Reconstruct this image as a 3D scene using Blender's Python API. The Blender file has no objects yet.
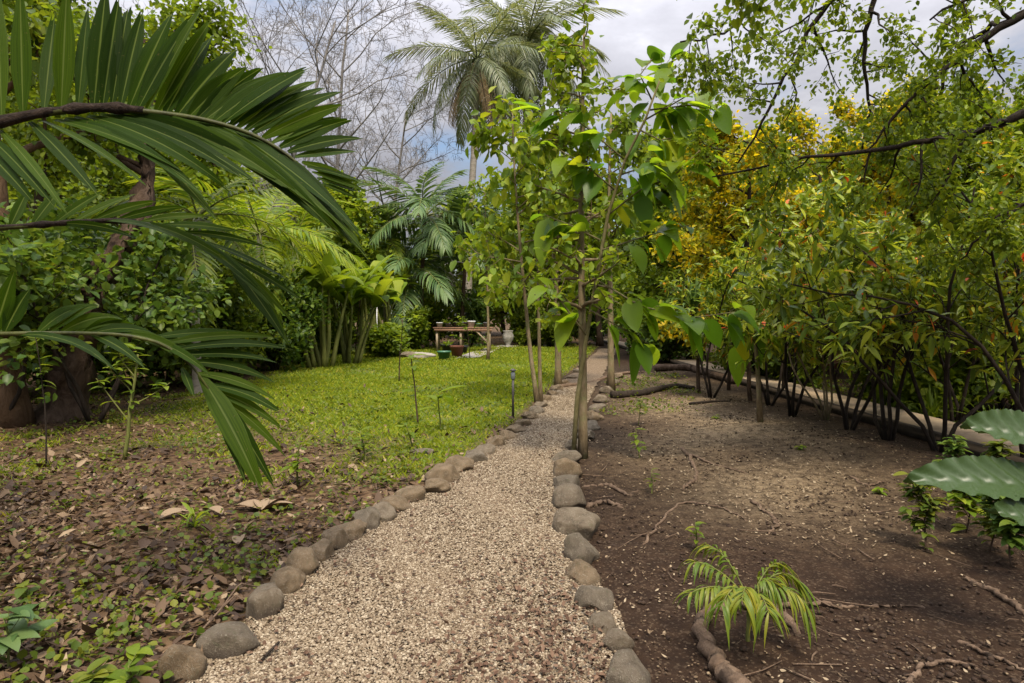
import bpy, math, random, zlib
import numpy as np
from mathutils import Vector

R = np.random.default_rng(11)
random.seed(5)
sc = bpy.context.scene
COL = sc.collection
F, CAMH, HORIZ = 640.0, 1.5, 315.0
PIT = math.atan((341.5 - HORIZ) / F)
UP = np.array([0, 0, 1.0])


# ------------------------------------------------------------------ helpers
def ray(px, py):
    f = np.array([0, math.cos(PIT), -math.sin(PIT)])
    u = np.array([0, math.sin(PIT), math.cos(PIT)])
    return f + np.array([1, 0, 0]) * (px - 512) / F + u * (341.5 - py) / F


def at(px, py, Y):
    d = ray(px, py)
    return np.array([0, 0, CAMH]) + d * (Y / d[1])


def gp(px, py):
    d = ray(px, py)
    p = np.array([0, 0, CAMH]) + d * (-CAMH / d[2])
    p[2] = gz(p[0], p[1])
    return p


def gz(x, y):
    x = np.asarray(x, float)
    y = np.asarray(y, float)
    w = np.clip((np.abs(x - pmid(y)) - 1.0) / 2.5, 0, 1)
    z = 0.05 * np.sin(x * 1.1 + y * 0.5) + 0.035 * np.sin(x * 0.4 - y * 0.9 + 1) + 0.02 * np.sin(2.3 * x + 1.7 * y)
    w = w * np.where(x > 4.4, np.clip((4.9 - x) / 0.5, 0, 1), 1)
    return z * w * 0.7


def nrm(v):
    v = np.asarray(v, float)
    return v / np.maximum(np.linalg.norm(v, axis=-1, keepdims=True), 1e-9)


class MB:
    def __init__(s):
        s.V, s.L, s.S, s.M, s.n = [], [], [], [], 0

    def add(s, V, L, S, m=0):
        V = np.asarray(V, float).reshape(-1, 3)
        S = np.asarray(S, np.int64)
        s.V.append(V)
        s.L.append(np.asarray(L, np.int64) + s.n)
        s.S.append(S)
        s.M.append(np.full(len(S), m))
        s.n += len(V)

    def tube(s, pts, rad, k=6, m=0, cap=True):
        P = np.asarray(pts, float)
        rad = np.broadcast_to(np.asarray(rad, float), (len(P),))
        T = nrm(np.gradient(P, axis=0))
        a = np.array([1.0, 0, 0]) if abs(T[0][0]) < 0.8 else np.array([0, 1.0, 0])
        X = nrm(np.cross(T, a))
        Y = np.cross(T, X)
        th = np.linspace(0, 2 * math.pi, k, endpoint=False)
        V = P[:, None] + rad[:, None, None] * (np.cos(th)[None, :, None] * X[:, None] + np.sin(th)[None, :, None] * Y[:, None])
        n = len(P)
        i, j = np.meshgrid(np.arange(n - 1), np.arange(k), indexing='ij')
        j2 = (j + 1) % k
        Q = np.stack([i * k + j, i * k + j2, (i + 1) * k + j2, (i + 1) * k + j], -1).reshape(-1)
        sz = [4] * ((n - 1) * k)
        if cap:
            Q = np.concatenate([Q, np.arange(k)[::-1], (n - 1) * k + np.arange(k)])
            sz = sz + [k, k]
        s.add(V, Q, sz, m)

    def box(s, c, d, rz=0.0, m=0):
        c = np.asarray(c, float)
        h = np.asarray(d, float) / 2
        v = np.array([[x, y, z] for x in (-1, 1) for y in (-1, 1) for z in (-1, 1)]) * h
        cs, sn = math.cos(rz), math.sin(rz)
        v = np.stack([v[:, 0] * cs - v[:, 1] * sn, v[:, 0] * sn + v[:, 1] * cs, v[:, 2]], 1) + c
        s.add(v, [0, 1, 3, 2, 4, 6, 7, 5, 0, 4, 5, 1, 2, 3, 7, 6, 0, 2, 6, 4, 1, 5, 7, 3], [4] * 6, m)

    def beam(s, a, b, w, m=0):
        s.tube([a, (np.asarray(a) + np.asarray(b)) / 2, b], w * 0.7, 4, m)

    def lathe(s, c, prof, k=14, m=0):
        pr = np.asarray(prof, float)
        th = np.linspace(0, 2 * math.pi, k, endpoint=False)
        V = np.stack([pr[:, 0, None] * np.cos(th), pr[:, 0, None] * np.sin(th), np.repeat(pr[:, 1, None], k, 1)], -1) + np.asarray(c, float)
        n = len(pr)
        i, j = np.meshgrid(np.arange(n - 1), np.arange(k), indexing='ij')
        j2 = (j + 1) % k
        Q = np.stack([i * k + j, i * k + j2, (i + 1) * k + j2, (i + 1) * k + j], -1).reshape(-1)
        Q = np.concatenate([Q, np.arange(k)[::-1], (n - 1) * k + np.arange(k)])
        s.add(V, Q, [4] * ((n - 1) * k) + [k, k], m)

    def build(s, name, mats, parent=None, smooth=True):
        me = bpy.data.meshes.new(name)
        V = np.concatenate(s.V) if s.V else np.zeros((0, 3))
        if parent is not None:
            V = V - np.array(parent.matrix_basis.translation if parent.parent is None else parent['w0'])
        L = np.concatenate(s.L) if s.L else np.zeros(0, int)
        S = np.concatenate(s.S) if s.S else np.zeros(0, int)
        me.vertices.add(len(V))
        me.vertices.foreach_set('co', V.astype(np.float32).ravel())
        me.loops.add(len(L))
        me.loops.foreach_set('vertex_index', L.astype(np.int32))
        me.polygons.add(len(S))
        me.polygons.foreach_set('loop_start', (np.cumsum(S) - S).astype(np.int32))
        me.polygons.foreach_set('loop_total', S.astype(np.int32))
        if not isinstance(mats, (list, tuple)):
            mats = [mats]
        for m in mats:
            me.materials.append(m)
        if s.M:
            me.polygons.foreach_set('material_index', np.concatenate(s.M).astype(np.int32))
        me.update(calc_edges=True)
        if smooth:
            me.polygons.foreach_set('use_smooth', np.ones(len(S), bool))
        me.validate()
        o = bpy.data.objects.new(name, me)
        COL.objects.link(o)
        if parent is not None:
            o.parent = parent
        return o


def tag(o, label=None, cat=None, group=None, kind=None):
    for k, v in (('label', label), ('category', cat), ('group', group), ('kind', kind)):
        if v:
            o[k] = v
    return o


def thing(name, label, cat, loc, group=None):
    global R
    R = np.random.default_rng(zlib.crc32(label.encode()))  # each thing grows the same way whatever else changes
    o = bpy.data.objects.new(name, None)
    o.empty_display_size = 0.1
    o.location = [float(c) for c in loc]
    COL.objects.link(o)
    return tag(o, label, cat, group)


def dup(root, loc, rz=0.0, s=1.0, label=None, group=None):
    r = root.copy()
    COL.objects.link(r)
    r.location = [float(c) for c in loc]
    r.rotation_euler = (0, 0, rz)
    r.scale = (s, s, s) if not isinstance(s, tuple) else s
    tag(r, label, None, group)
    for ch in list(root.children):
        c = ch.copy()
        COL.objects.link(c)
        c.parent = r
        for g in list(ch.children):
            d = g.copy()
            COL.objects.link(d)
            d.parent = c
    return r


def structure(mb, name, mats, smooth=True):
    return tag(mb.build(name, mats, None, smooth), kind='structure')


def stuff(mb, name, mats, label, cat):
    return tag(mb.build(name, mats), label, cat, None, 'stuff')


# profiles of leaves: relative half width at stations 0..1
def prof(kind, n):
    s = np.linspace(0, 1, n + 1)
    if kind == 'palm':
        w = np.minimum(1, 0.35 + s * 3.2) * np.clip((1 - s) * 2.3, 0, 1) ** 0.8
    elif kind == 'ovate':
        w = np.sin(np.pi * np.clip(s, 0, 1) ** 0.8) ** 0.75
        w[-1] = 0
        w[0] = 0.05
    elif kind == 'lance':
        w = np.sin(np.pi * s ** 0.9) * 1.0
        w[0] = 0.12
    elif kind == 'grass':
        w = (1 - s) ** 0.7
    elif kind == 'paddle':
        w = np.clip(s * 6, 0.1, 1) * np.clip((1 - s) * 4, 0, 1) ** 0.6
    w[-1] = 0.02
    return s, np.maximum(w, 0.02)


def straps(mb, P, D, N, L, W, droop=0.2, n=4, kind='lance', fold=0.25, m=0, wave=0.0, cup=0.0):
    """many bent leaves at once, 3 vertices across, n segments long"""
    P = np.atleast_2d(P).astype(float)
    c = len(P)
    if c == 0:
        return
    D = nrm(np.broadcast_to(np.atleast_2d(D), (c, 3)))
    N = np.broadcast_to(np.atleast_2d(N), (c, 3)).astype(float)
    L = np.broadcast_to(np.asarray(L, float), (c,))
    W = np.broadcast_to(np.asarray(W, float), (c,))
    dr = np.broadcast_to(np.asarray(droop, float), (c,))
    s, w = prof(kind, n)
    X = np.cross(D, N)
    bad = np.linalg.norm(X, axis=1) < 1e-4
    X[bad] = np.cross(D[bad], [1, 0.3, 0])
    X = nrm(X)
    Nn = np.cross(X, D)
    C = P[:, None] + D[:, None] * (L[:, None] * s * (1 - 0.25 * np.minimum(dr[:, None], 1.5) * s ** 2))[..., None]
    C[..., 2] -= dr[:, None] * L[:, None] * s ** 2
    hw = 0.5 * W[:, None] * w
    if wave:
        hw = hw * (1 + wave * R.normal(size=hw.shape))
    Lf = C - X[:, None] * hw[..., None] + Nn[:, None] * (hw * fold)[..., None]
    Rt = C + X[:, None] * hw[..., None] + Nn[:, None] * (hw * fold)[..., None]
    V = np.stack([Lf, C, Rt], 2)  # c, n+1, 3, 3
    k = (n + 1) * 3
    i = np.arange(n)
    q1 = np.stack([i * 3, i * 3 + 1, i * 3 + 4, i * 3 + 3], -1)
    q2 = np.stack([i * 3 + 1, i * 3 + 2, i * 3 + 5, i * 3 + 4], -1)
    q = np.concatenate([q1, q2]).reshape(-1)
    Lp = (np.arange(c)[:, None] * k + q[None]).reshape(-1)
    mb.add(V, Lp, [4] * (2 * n * c), m)


T2V = np.array([[0, 0, 0], [0.42, 0.32, 0.1], [0.36, 0.68, 0.06], [0, 1, -0.1], [-0.36, 0.68, 0.06], [-0.42, 0.32, 0.1]])
T2L = np.array([0, 1, 2, 3, 0, 3, 4, 5])


def small_leaves(mb, P, D, N, S, W=0.5, m=0):
    """two-quad folded leaves, for foliage seen from some metres away"""
    c = len(P)
    D = nrm(D)
    X = np.cross(D, N)
    X = nrm(X + 1e-6)
    Nn = np.cross(X, D)
    S = np.broadcast_to(np.asarray(S, float), (c,))
    V = P[:, None] + S[:, None, None] * (T2V[None, :, 0, None] * 1.2 * W * 2 * X[:, None] / 1.2 + T2V[None, :, 1, None] * D[:, None] + T2V[None, :, 2, None] * Nn[:, None])
    L = (np.arange(c)[:, None] * 6 + T2L[None]).reshape(-1)
    mb.add(V, L, [4] * (2 * c), m)


def rnd_dir(n):
    return nrm(R.normal(size=(n, 3)))


# ------------------------------------------------------------------ materials
def newmat(name):
    m = bpy.data.materials.new(name)
    m.use_nodes = True
    nt = m.node_tree
    for n in list(nt.nodes):
        nt.nodes.remove(n)
    out = nt.nodes.new('ShaderNodeOutputMaterial')
    return m, nt, out


def node(nt, t, **kw):
    n = nt.nodes.new(t)
    for k, v in kw.items():
        if k.startswith('i_'):
            key = k[2:]
            key = int(key) if key.isdigit() else key.replace('_', ' ')
            n.inputs[key].default_value = v
        else:
            setattr(n, k, v)
    return n


def ramp(nt, fac, cols, pos=None, interp='LINEAR'):
    r = nt.nodes.new('ShaderNodeValToRGB')
    r.color_ramp.interpolation = interp
    e = r.color_ramp.elements
    n = len(cols)
    pos = pos or [i / (n - 1) for i in range(n)]
    while len(e) < n:
        e.new(0.5)
    for i in range(n):
        e[i].position = pos[i]
        e[i].color = (*cols[i], 1)
    if fac is not None:
        nt.links.new(fac, r.inputs[0])
    return r.outputs[0]


def mixc(nt, fac, a, b, mode='MIX'):
    n = nt.nodes.new('ShaderNodeMix')
    n.data_type = 'RGBA'
    n.blend_type = mode
    for sock, v in ((n.inputs[0], fac), (n.inputs[6], a), (n.inputs[7], b)):
        if isinstance(v, (int, float)):
            sock.default_value = v
        elif isinstance(v, tuple):
            sock.default_value = (*v, 1)
        else:
            nt.links.new(v, sock)
    return n.outputs[2]


def mth(nt, op, a, b=None, clamp=False):
    n = nt.nodes.new('ShaderNodeMath')
    n.operation = op
    n.use_clamp = clamp
    for i, v in enumerate((a, b)):
        if v is None:
            continue
        if isinstance(v, (int, float)):
            n.inputs[i].default_value = v
        else:
            nt.links.new(v, n.inputs[i])
    return n.outputs[0]


def noise(nt, scale, detail=4, rough=0.6, vec=None, dist=0.0):
    n = node(nt, 'ShaderNodeTexNoise', i_Scale=scale, i_Detail=detail, i_Roughness=rough, i_Distortion=dist)
    if vec is None:
        vec = nt.nodes.new('ShaderNodeTexCoord').outputs['Object']
    nt.links.new(vec, n.inputs['Vector'])
    return n.outputs['Fac']


def bump(nt, h, strength=0.5, dist=0.02):
    b = node(nt, 'ShaderNodeBump', i_Strength=strength, i_Distance=dist)
    nt.links.new(h, b.inputs['Height'])
    return b.outputs[0]


def leafmat(name, cols, trans=0.4, rough=0.5, pos=None, spec=0.22, blot=0.2, glow=1.7, k=1.6, warm=1.0):
    cols = [(min(c[0] * k * warm, 0.6), min(c[1] * k, 0.6), c[2] * k / warm) for c in cols]
    m, nt, out = newmat(name)
    g = nt.nodes.new('ShaderNodeNewGeometry')
    c = ramp(nt, g.outputs['Random Per Island'], cols, pos)
    nz = noise(nt, 2.2, 2, 0.5)
    c = mixc(nt, mth(nt, 'MULTIPLY', nz, blot), c, mixc(nt, 0.75, c, (0.035, 0.055, 0.01)))
    p = node(nt, 'ShaderNodeBsdfPrincipled', i_Roughness=rough)
    p.inputs['Specular IOR Level'].default_value = spec
    nt.links.new(c, p.inputs['Base Color'])
    t = nt.nodes.new('ShaderNodeBsdfTranslucent')
    tc = mixc(nt, 1.0, c, (glow * 1.1, glow, glow * 0.5), 'MULTIPLY')
    nt.links.new(tc, t.inputs['Color'])
    mx = nt.nodes.new('ShaderNodeMixShader')
    mx.inputs[0].default_value = trans
    nt.links.new(p.outputs[0], mx.inputs[1])
    nt.links.new(t.outputs[0], mx.inputs[2])
    nt.links.new(mx.outputs[0], out.inputs[0])
    return m


def frondmat(name, cols):
    m, nt, out = newmat(name)
    g = nt.nodes.new('ShaderNodeNewGeometry')
    c = ramp(nt, g.outputs['Random Per Island'], cols)
    ac = node(nt, 'ShaderNodeAttribute', attribute_name='across').outputs['Fac']
    al = node(nt, 'ShaderNodeAttribute', attribute_name='along').outputs['Fac']
    cv = nt.nodes.new('ShaderNodeCombineXYZ')
    nt.links.new(mth(nt, 'MULTIPLY', ac, 9.0), cv.inputs[0])
    nt.links.new(mth(nt, 'MULTIPLY', al, 0.7), cv.inputs[1])
    nt.links.new(mth(nt, 'MULTIPLY', g.outputs['Random Per Island'], 60.0), cv.inputs[2])
    st = noise(nt, 1.6, 5, 0.65, cv.outputs[0])
    c = mixc(nt, ramp(nt, st, [(0, 0, 0), (1, 1, 1)], [0.35, 0.7]), mixc(nt, 1.0, c, (0.6, 0.66, 0.6), 'MULTIPLY'), mixc(nt, 1.0, c, (1.35, 1.2, 1.2), 'MULTIPLY'))
    c = mixc(nt, ramp(nt, mth(nt, 'ABSOLUTE', ac), [(1, 1, 1), (0, 0, 0)], [0.04, 0.11]), c, (0.10, 0.14, 0.03))
    n2 = noise(nt, 26, 5, 0.7)
    tipf = ramp(nt, mth(nt, 'ADD', al, mth(nt, 'MULTIPLY', n2, 0.35)), [(0, 0, 0), (1, 1, 1)], [1.08, 1.17])
    c = mixc(nt, tipf, c, (0.14, 0.09, 0.04))
    spot = ramp(nt, noise(nt, 70, 3, 0.6), [(0, 0, 0), (1, 1, 1)], [0.66, 0.72])
    c = mixc(nt, mth(nt, 'MULTIPLY', spot, 0.5), c, (0.12, 0.10, 0.035))
    p = node(nt, 'ShaderNodeBsdfPrincipled', i_Roughness=0.5)
    p.inputs['Specular IOR Level'].default_value = 0.1
    nt.links.new(c, p.inputs['Base Color'])
    nt.links.new(bump(nt, st, 0.4, 0.004), p.inputs['Normal'])
    t = nt.nodes.new('ShaderNodeBsdfTranslucent')
    nt.links.new(mixc(nt, 1.0, c, (1.9, 1.7, 0.85), 'MULTIPLY'), t.inputs['Color'])
    mx = nt.nodes.new('ShaderNodeMixShader')
    mx.inputs[0].default_value = 0.5
    nt.links.new(p.outputs[0], mx.inputs[1])
    nt.links.new(t.outputs[0], mx.inputs[2])
    nt.links.new(mx.outputs[0], out.inputs[0])
    return m


def barkmat(name, cols, scale=9, stretch=0.25, bstr=0.7, rough=0.9, moss=None):
    m, nt, out = newmat(name)
    tc = nt.nodes.new('ShaderNodeTexCoord')
    mp = node(nt, 'ShaderNodeMapping')
    mp.inputs['Scale'].default_value = (1, 1, stretch)
    nt.links.new(tc.outputs['Object'], mp.inputs[0])
    n1 = noise(nt, scale, 8, 0.7, mp.outputs[0], 0.6)
    n2 = noise(nt, scale * 0.25, 3, 0.5, tc.outputs['Object'])
    c = ramp(nt, n1, cols, [0.3 + 0.4 * i / (len(cols) - 1) for i in range(len(cols))])
    c = mixc(nt, mth(nt, 'MULTIPLY', n2, 0.6), c, mixc(nt, 0.6, c, cols[0]))
    if moss:
        f = ramp(nt, noise(nt, scale * 0.4, 5, 0.6, tc.outputs['Object']), [(0, 0, 0), (1, 1, 1)], [0.5, 0.64])
        c = mixc(nt, mth(nt, 'MULTIPLY', f, 0.7), c, moss)
    p = node(nt, 'ShaderNodeBsdfPrincipled', i_Roughness=rough)
    p.inputs['Specular IOR Level'].default_value = 0.2
    nt.links.new(c, p.inputs['Base Color'])
    nt.links.new(bump(nt, n1, bstr, 0.06), p.inputs['Normal'])
    nt.links.new(p.outputs[0], out.inputs[0])
    return m


def islandmat(name, cols, rough=0.8, spec=0.3, pos=None, bscale=60, bstr=0.3, trans=0.0):
    m, nt, out = newmat(name)
    g = nt.nodes.new('ShaderNodeNewGeometry')
    c = ramp(nt, g.outputs['Random Per Island'], cols, pos)
    nz = noise(nt, bscale, 4, 0.6)
    c = mixc(nt, mth(nt, 'MULTIPLY', nz, 0.5), c, mixc(nt, 0.6, c, (0.03, 0.022, 0.016)))
    p = node(nt, 'ShaderNodeBsdfPrincipled', i_Roughness=rough)
    p.inputs['Specular IOR Level'].default_value = spec
    nt.links.new(c, p.inputs['Base Color'])
    nt.links.new(bump(nt, nz, bstr, 0.005), p.inputs['Normal'])
    if trans:
        t = nt.nodes.new('ShaderNodeBsdfTranslucent')
        nt.links.new(c, t.inputs['Color'])
        mx = nt.nodes.new('ShaderNodeMixShader')
        mx.inputs[0].default_value = trans
        nt.links.new(p.outputs[0], mx.inputs[1])
        nt.links.new(t.outputs[0], mx.inputs[2])
        nt.links.new(mx.outputs[0], out.inputs[0])
    else:
        nt.links.new(p.outputs[0], out.inputs[0])
    return m


def plainmat(name, col, col2=None, scale=8, rough=0.7, bstr=0.3, bdist=0.01, spec=0.3, detail=6):
    m, nt, out = newmat(name)
    n1 = noise(nt, scale, detail, 0.65)
    c = ramp(nt, n1, [col, col2 or tuple(x * 0.6 for x in col)], [0.35, 0.68])
    p = node(nt, 'ShaderNodeBsdfPrincipled', i_Roughness=rough)
    p.inputs['Specular IOR Level'].default_value = spec
    nt.links.new(c, p.inputs['Base Color'])
    nt.links.new(bump(nt, n1, bstr, bdist), p.inputs['Normal'])
    nt.links.new(p.outputs[0], out.inputs[0])
    return m


M = {}
M['yg'] = leafmat('leaf_yellow_green', [(0.05, 0.085, 0.007), (0.08, 0.125, 0.008), (0.115, 0.155, 0.010), (0.16, 0.18, 0.014)])
M['fresh'] = leafmat('leaf_fresh_green', [(0.04, 0.08, 0.008), (0.065, 0.115, 0.01), (0.10, 0.15, 0.014)], 0.45, warm=1.2)
M['mid'] = leafmat('leaf_mid_green', [(0.025, 0.055, 0.008), (0.045, 0.085, 0.01), (0.075, 0.115, 0.014)], 0.45, warm=1.25)
M['dark'] = leafmat('leaf_dark_green', [(0.014, 0.038, 0.009), (0.026, 0.06, 0.012), (0.05, 0.09, 0.016)], 0.4, 0.4, spec=0.3, k=2.3, warm=1.3)
M['blue'] = leafmat('leaf_blue_green', [(0.03, 0.06, 0.018), (0.052, 0.09, 0.028), (0.09, 0.13, 0.045)], 0.3, 0.4)
M['yellow'] = leafmat('leaf_yellow', [(0.07, 0.10, 0.008), (0.13, 0.14, 0.01), (0.27, 0.235, 0.009), (0.40, 0.27, 0.009)], 0.5, k=1.55, pos=[0, 0.35, 0.75, 1])
M['croton'] = leafmat('leaf_croton', [(0.03, 0.055, 0.008), (0.06, 0.09, 0.01), (0.12, 0.15, 0.014), (0.16, 0.175, 0.014), (0.24, 0.13, 0.01), (0.26, 0.03, 0.012)],
                      0.35, 0.3, pos=[0, 0.35, 0.68, 0.945, 0.975, 1], spec=0.2, k=2.1)
M['frond_near'] = leafmat('leaf_near_palm', [(0.02, 0.05, 0.005), (0.034, 0.08, 0.006), (0.06, 0.115, 0.008)], 0.6, 0.5, spec=0.12, blot=0.3, k=0.85, warm=1.25)
M['frond_streaked'] = frondmat('leaf_near_palm_streaked', [(0.018, 0.042, 0.003), (0.028, 0.062, 0.004), (0.048, 0.09, 0.005)])
M['big'] = leafmat('leaf_broad_sapling', [(0.03, 0.08, 0.006), (0.06, 0.115, 0.008), (0.10, 0.16, 0.010), (0.16, 0.18, 0.012)], 0.6, 0.4, pos=[0, 0.5, 0.93, 1], spec=0.3, blot=0.15, k=1.75, warm=1.1, glow=1.9)
M['tall_palm'] = leafmat('leaf_tall_palm', [(0.055, 0.075, 0.036), (0.09, 0.11, 0.055), (0.16, 0.17, 0.10)], 0.3, 0.4, spec=0.35)
M['dead_frond'] = leafmat('leaf_dead_frond', [(0.16, 0.11, 0.055), (0.24, 0.17, 0.09), (0.3, 0.23, 0.14)], 0.2, 0.6, glow=1.2)
M['silver'] = leafmat('leaf_silver_rib', [(0.028, 0.055, 0.016), (0.038, 0.068, 0.02)], 0.12, 0.42, spec=0.45, blot=0.5, k=1.0)
M['seedling_palm'] = leafmat('leaf_seedling_palm', [(0.04, 0.09, 0.012), (0.07, 0.12, 0.012), (0.13, 0.15, 0.015)], 0.3, 0.4, k=1.25, warm=1.25)
M['grass'] = leafmat('grass_blade', [(0.06, 0.10, 0.008), (0.10, 0.145, 0.010), (0.15, 0.185, 0.014), (0.22, 0.20, 0.035)], 0.4, 0.5, pos=[0, 0.45, 0.9, 1], blot=0.2, k=1.7, warm=1.1)
M['weed'] = leafmat('weed_leaf', [(0.03, 0.065, 0.01), (0.06, 0.10, 0.012), (0.10, 0.13, 0.015)], 0.35, warm=1.25, k=1.3)
M['litter'] = islandmat('dry_leaf', [(0.025, 0.0122, 0.0055), (0.066, 0.035, 0.016), (0.115, 0.068, 0.033), (0.175, 0.114, 0.06), (0.31, 0.226, 0.138)],
                        0.7, 0.35, [0, 0.35, 0.65, 0.9, 1], 40, 0.3, 0.1)
M['chip'] = islandmat('chip', [(0.05, 0.03, 0.018), (0.085, 0.055, 0.032), (0.14, 0.097, 0.057), (0.26, 0.195, 0.12)], 0.85, 0.2)
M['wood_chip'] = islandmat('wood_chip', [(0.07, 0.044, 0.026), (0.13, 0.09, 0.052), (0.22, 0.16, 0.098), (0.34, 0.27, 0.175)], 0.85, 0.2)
M['pebble'] = islandmat('pebble', [(0.062, 0.04, 0.025), (0.135, 0.095, 0.057), (0.20, 0.15, 0.093), (0.265, 0.208, 0.138), (0.40, 0.336, 0.24)], 0.75, 0.3, [0, 0.12, 0.4, 0.75, 1], 90)
M['path_leaf'] = islandmat('crumbled_leaf', [(0.04, 0.021, 0.012), (0.09, 0.05, 0.03), (0.17, 0.105, 0.066)], 0.8, 0.2)
M['bark_tan'] = barkmat('bark_tan', [(0.09, 0.065, 0.035), (0.2, 0.15, 0.085), (0.30, 0.24, 0.15)], 14, 0.3, 0.5, moss=(0.14, 0.15, 0.06))
M['bark_dark'] = barkmat('bark_dark', [(0.012, 0.0085, 0.006), (0.028, 0.02, 0.014), (0.06, 0.045, 0.032)], 12, 0.3, 0.6)
M['bark_brown'] = barkmat('bark_brown', [(0.03, 0.018, 0.011), (0.085, 0.055, 0.036), (0.16, 0.11, 0.08)], 7, 0.5, 1.0)
M['bark_rust'] = barkmat('bark_rust', [(0.05, 0.027, 0.014), (0.13, 0.08, 0.045), (0.2, 0.13, 0.08)], 8, 0.4, 0.8)
M['bark_grey'] = barkmat('bark_grey', [(0.11, 0.1, 0.09), (0.2, 0.185, 0.17), (0.3, 0.28, 0.26)], 6, 0.4, 0.5)
M['palm_trunk'] = barkmat('palm_trunk', [(0.16, 0.14, 0.115), (0.27, 0.24, 0.2), (0.36, 0.33, 0.28)], 3, 3.0, 0.5)
M['shaft'] = barkmat('crownshaft', [(0.06, 0.09, 0.03), (0.11, 0.13, 0.05), (0.17, 0.17, 0.08)], 2, 0.3, 0.2)
M['twig'] = barkmat('twig', [(0.08, 0.07, 0.03), (0.16, 0.14, 0.06), (0.24, 0.21, 0.11)], 20, 0.4, 0.3)
M['stem_green'] = barkmat('stem_green', [(0.07, 0.085, 0.02), (0.13, 0.14, 0.035), (0.2, 0.19, 0.06)], 15, 0.3, 0.2, 0.6)
M['root'] = barkmat('root', [(0.07, 0.045, 0.028), (0.15, 0.10, 0.066), (0.24, 0.17, 0.115)], 18, 1.0, 0.6)
M['rachis'] = barkmat('frond_rib', [(0.02, 0.02, 0.008), (0.05, 0.055, 0.012), (0.09, 0.1, 0.02)], 15, 0.5, 0.2, 0.5)
M['rachis_brown'] = barkmat('frond_rib_brown', [(0.012, 0.008, 0.005), (0.035, 0.022, 0.014), (0.07, 0.045, 0.03)], 25, 0.8, 0.9, 0.8)
M['wood'] = barkmat('bench_wood', [(0.10, 0.05, 0.03), (0.2, 0.115, 0.07), (0.28, 0.18, 0.115)], 6, 0.3, 0.3)
M['wood_pale'] = barkmat('pale_timber', [(0.2, 0.15, 0.1), (0.32, 0.25, 0.17), (0.42, 0.34, 0.25)], 6, 0.3, 0.3)
M['concrete'] = plainmat('concrete', (0.34, 0.26, 0.17), (0.2, 0.15, 0.1), 3.0, 0.85, 0.3, 0.01)
M['kerb'] = plainmat('kerb_painted_shade', (0.045, 0.034, 0.024), (0.025, 0.018, 0.012), 5, 0.9, 0.4)  # concrete darkened in colour to carry the shade on the kerb face
M['plaster'] = plainmat('plaster', (0.5, 0.42, 0.42), (0.34, 0.28, 0.28), 2.0, 0.9, 0.2)
M['redbrick'] = plainmat('red_plinth', (0.22, 0.075, 0.055), (0.13, 0.05, 0.04), 9, 0.9, 0.5)
M['white'] = plainmat('white_paint', (0.72, 0.72, 0.72), (0.5, 0.5, 0.5), 9, 0.6, 0.1)
M['terracotta'] = plainmat('terracotta', (0.2, 0.075, 0.04), (0.14, 0.055, 0.034), 9, 0.8, 0.2)
M['greenplastic'] = plainmat('green_plastic', (0.045, 0.14, 0.08), (0.04, 0.11, 0.065), 4, 0.35, 0.05, spec=0.5)
M['greypot'] = plainmat('grey_pot', (0.16, 0.16, 0.17), (0.1, 0.1, 0.11), 9, 0.7, 0.2)
M['blackpot'] = plainmat('black_pot', (0.02, 0.02, 0.022), (0.03, 0.03, 0.03), 9, 0.5, 0.1)
M['paving'] = plainmat('pale_paving', (0.30, 0.27, 0.23), (0.2, 0.18, 0.15), 5, 0.9, 0.3)
M['metal'] = plainmat('dark_metal', (0.04, 0.035, 0.03), (0.07, 0.06, 0.05), 12, 0.5, 0.1, spec=0.5)
M['lampglass'] = plainmat('lamp_lens', (0.2, 0.22, 0.23), (0.14, 0.16, 0.17), 5, 0.2, 0.0, spec=0.7)


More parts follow.
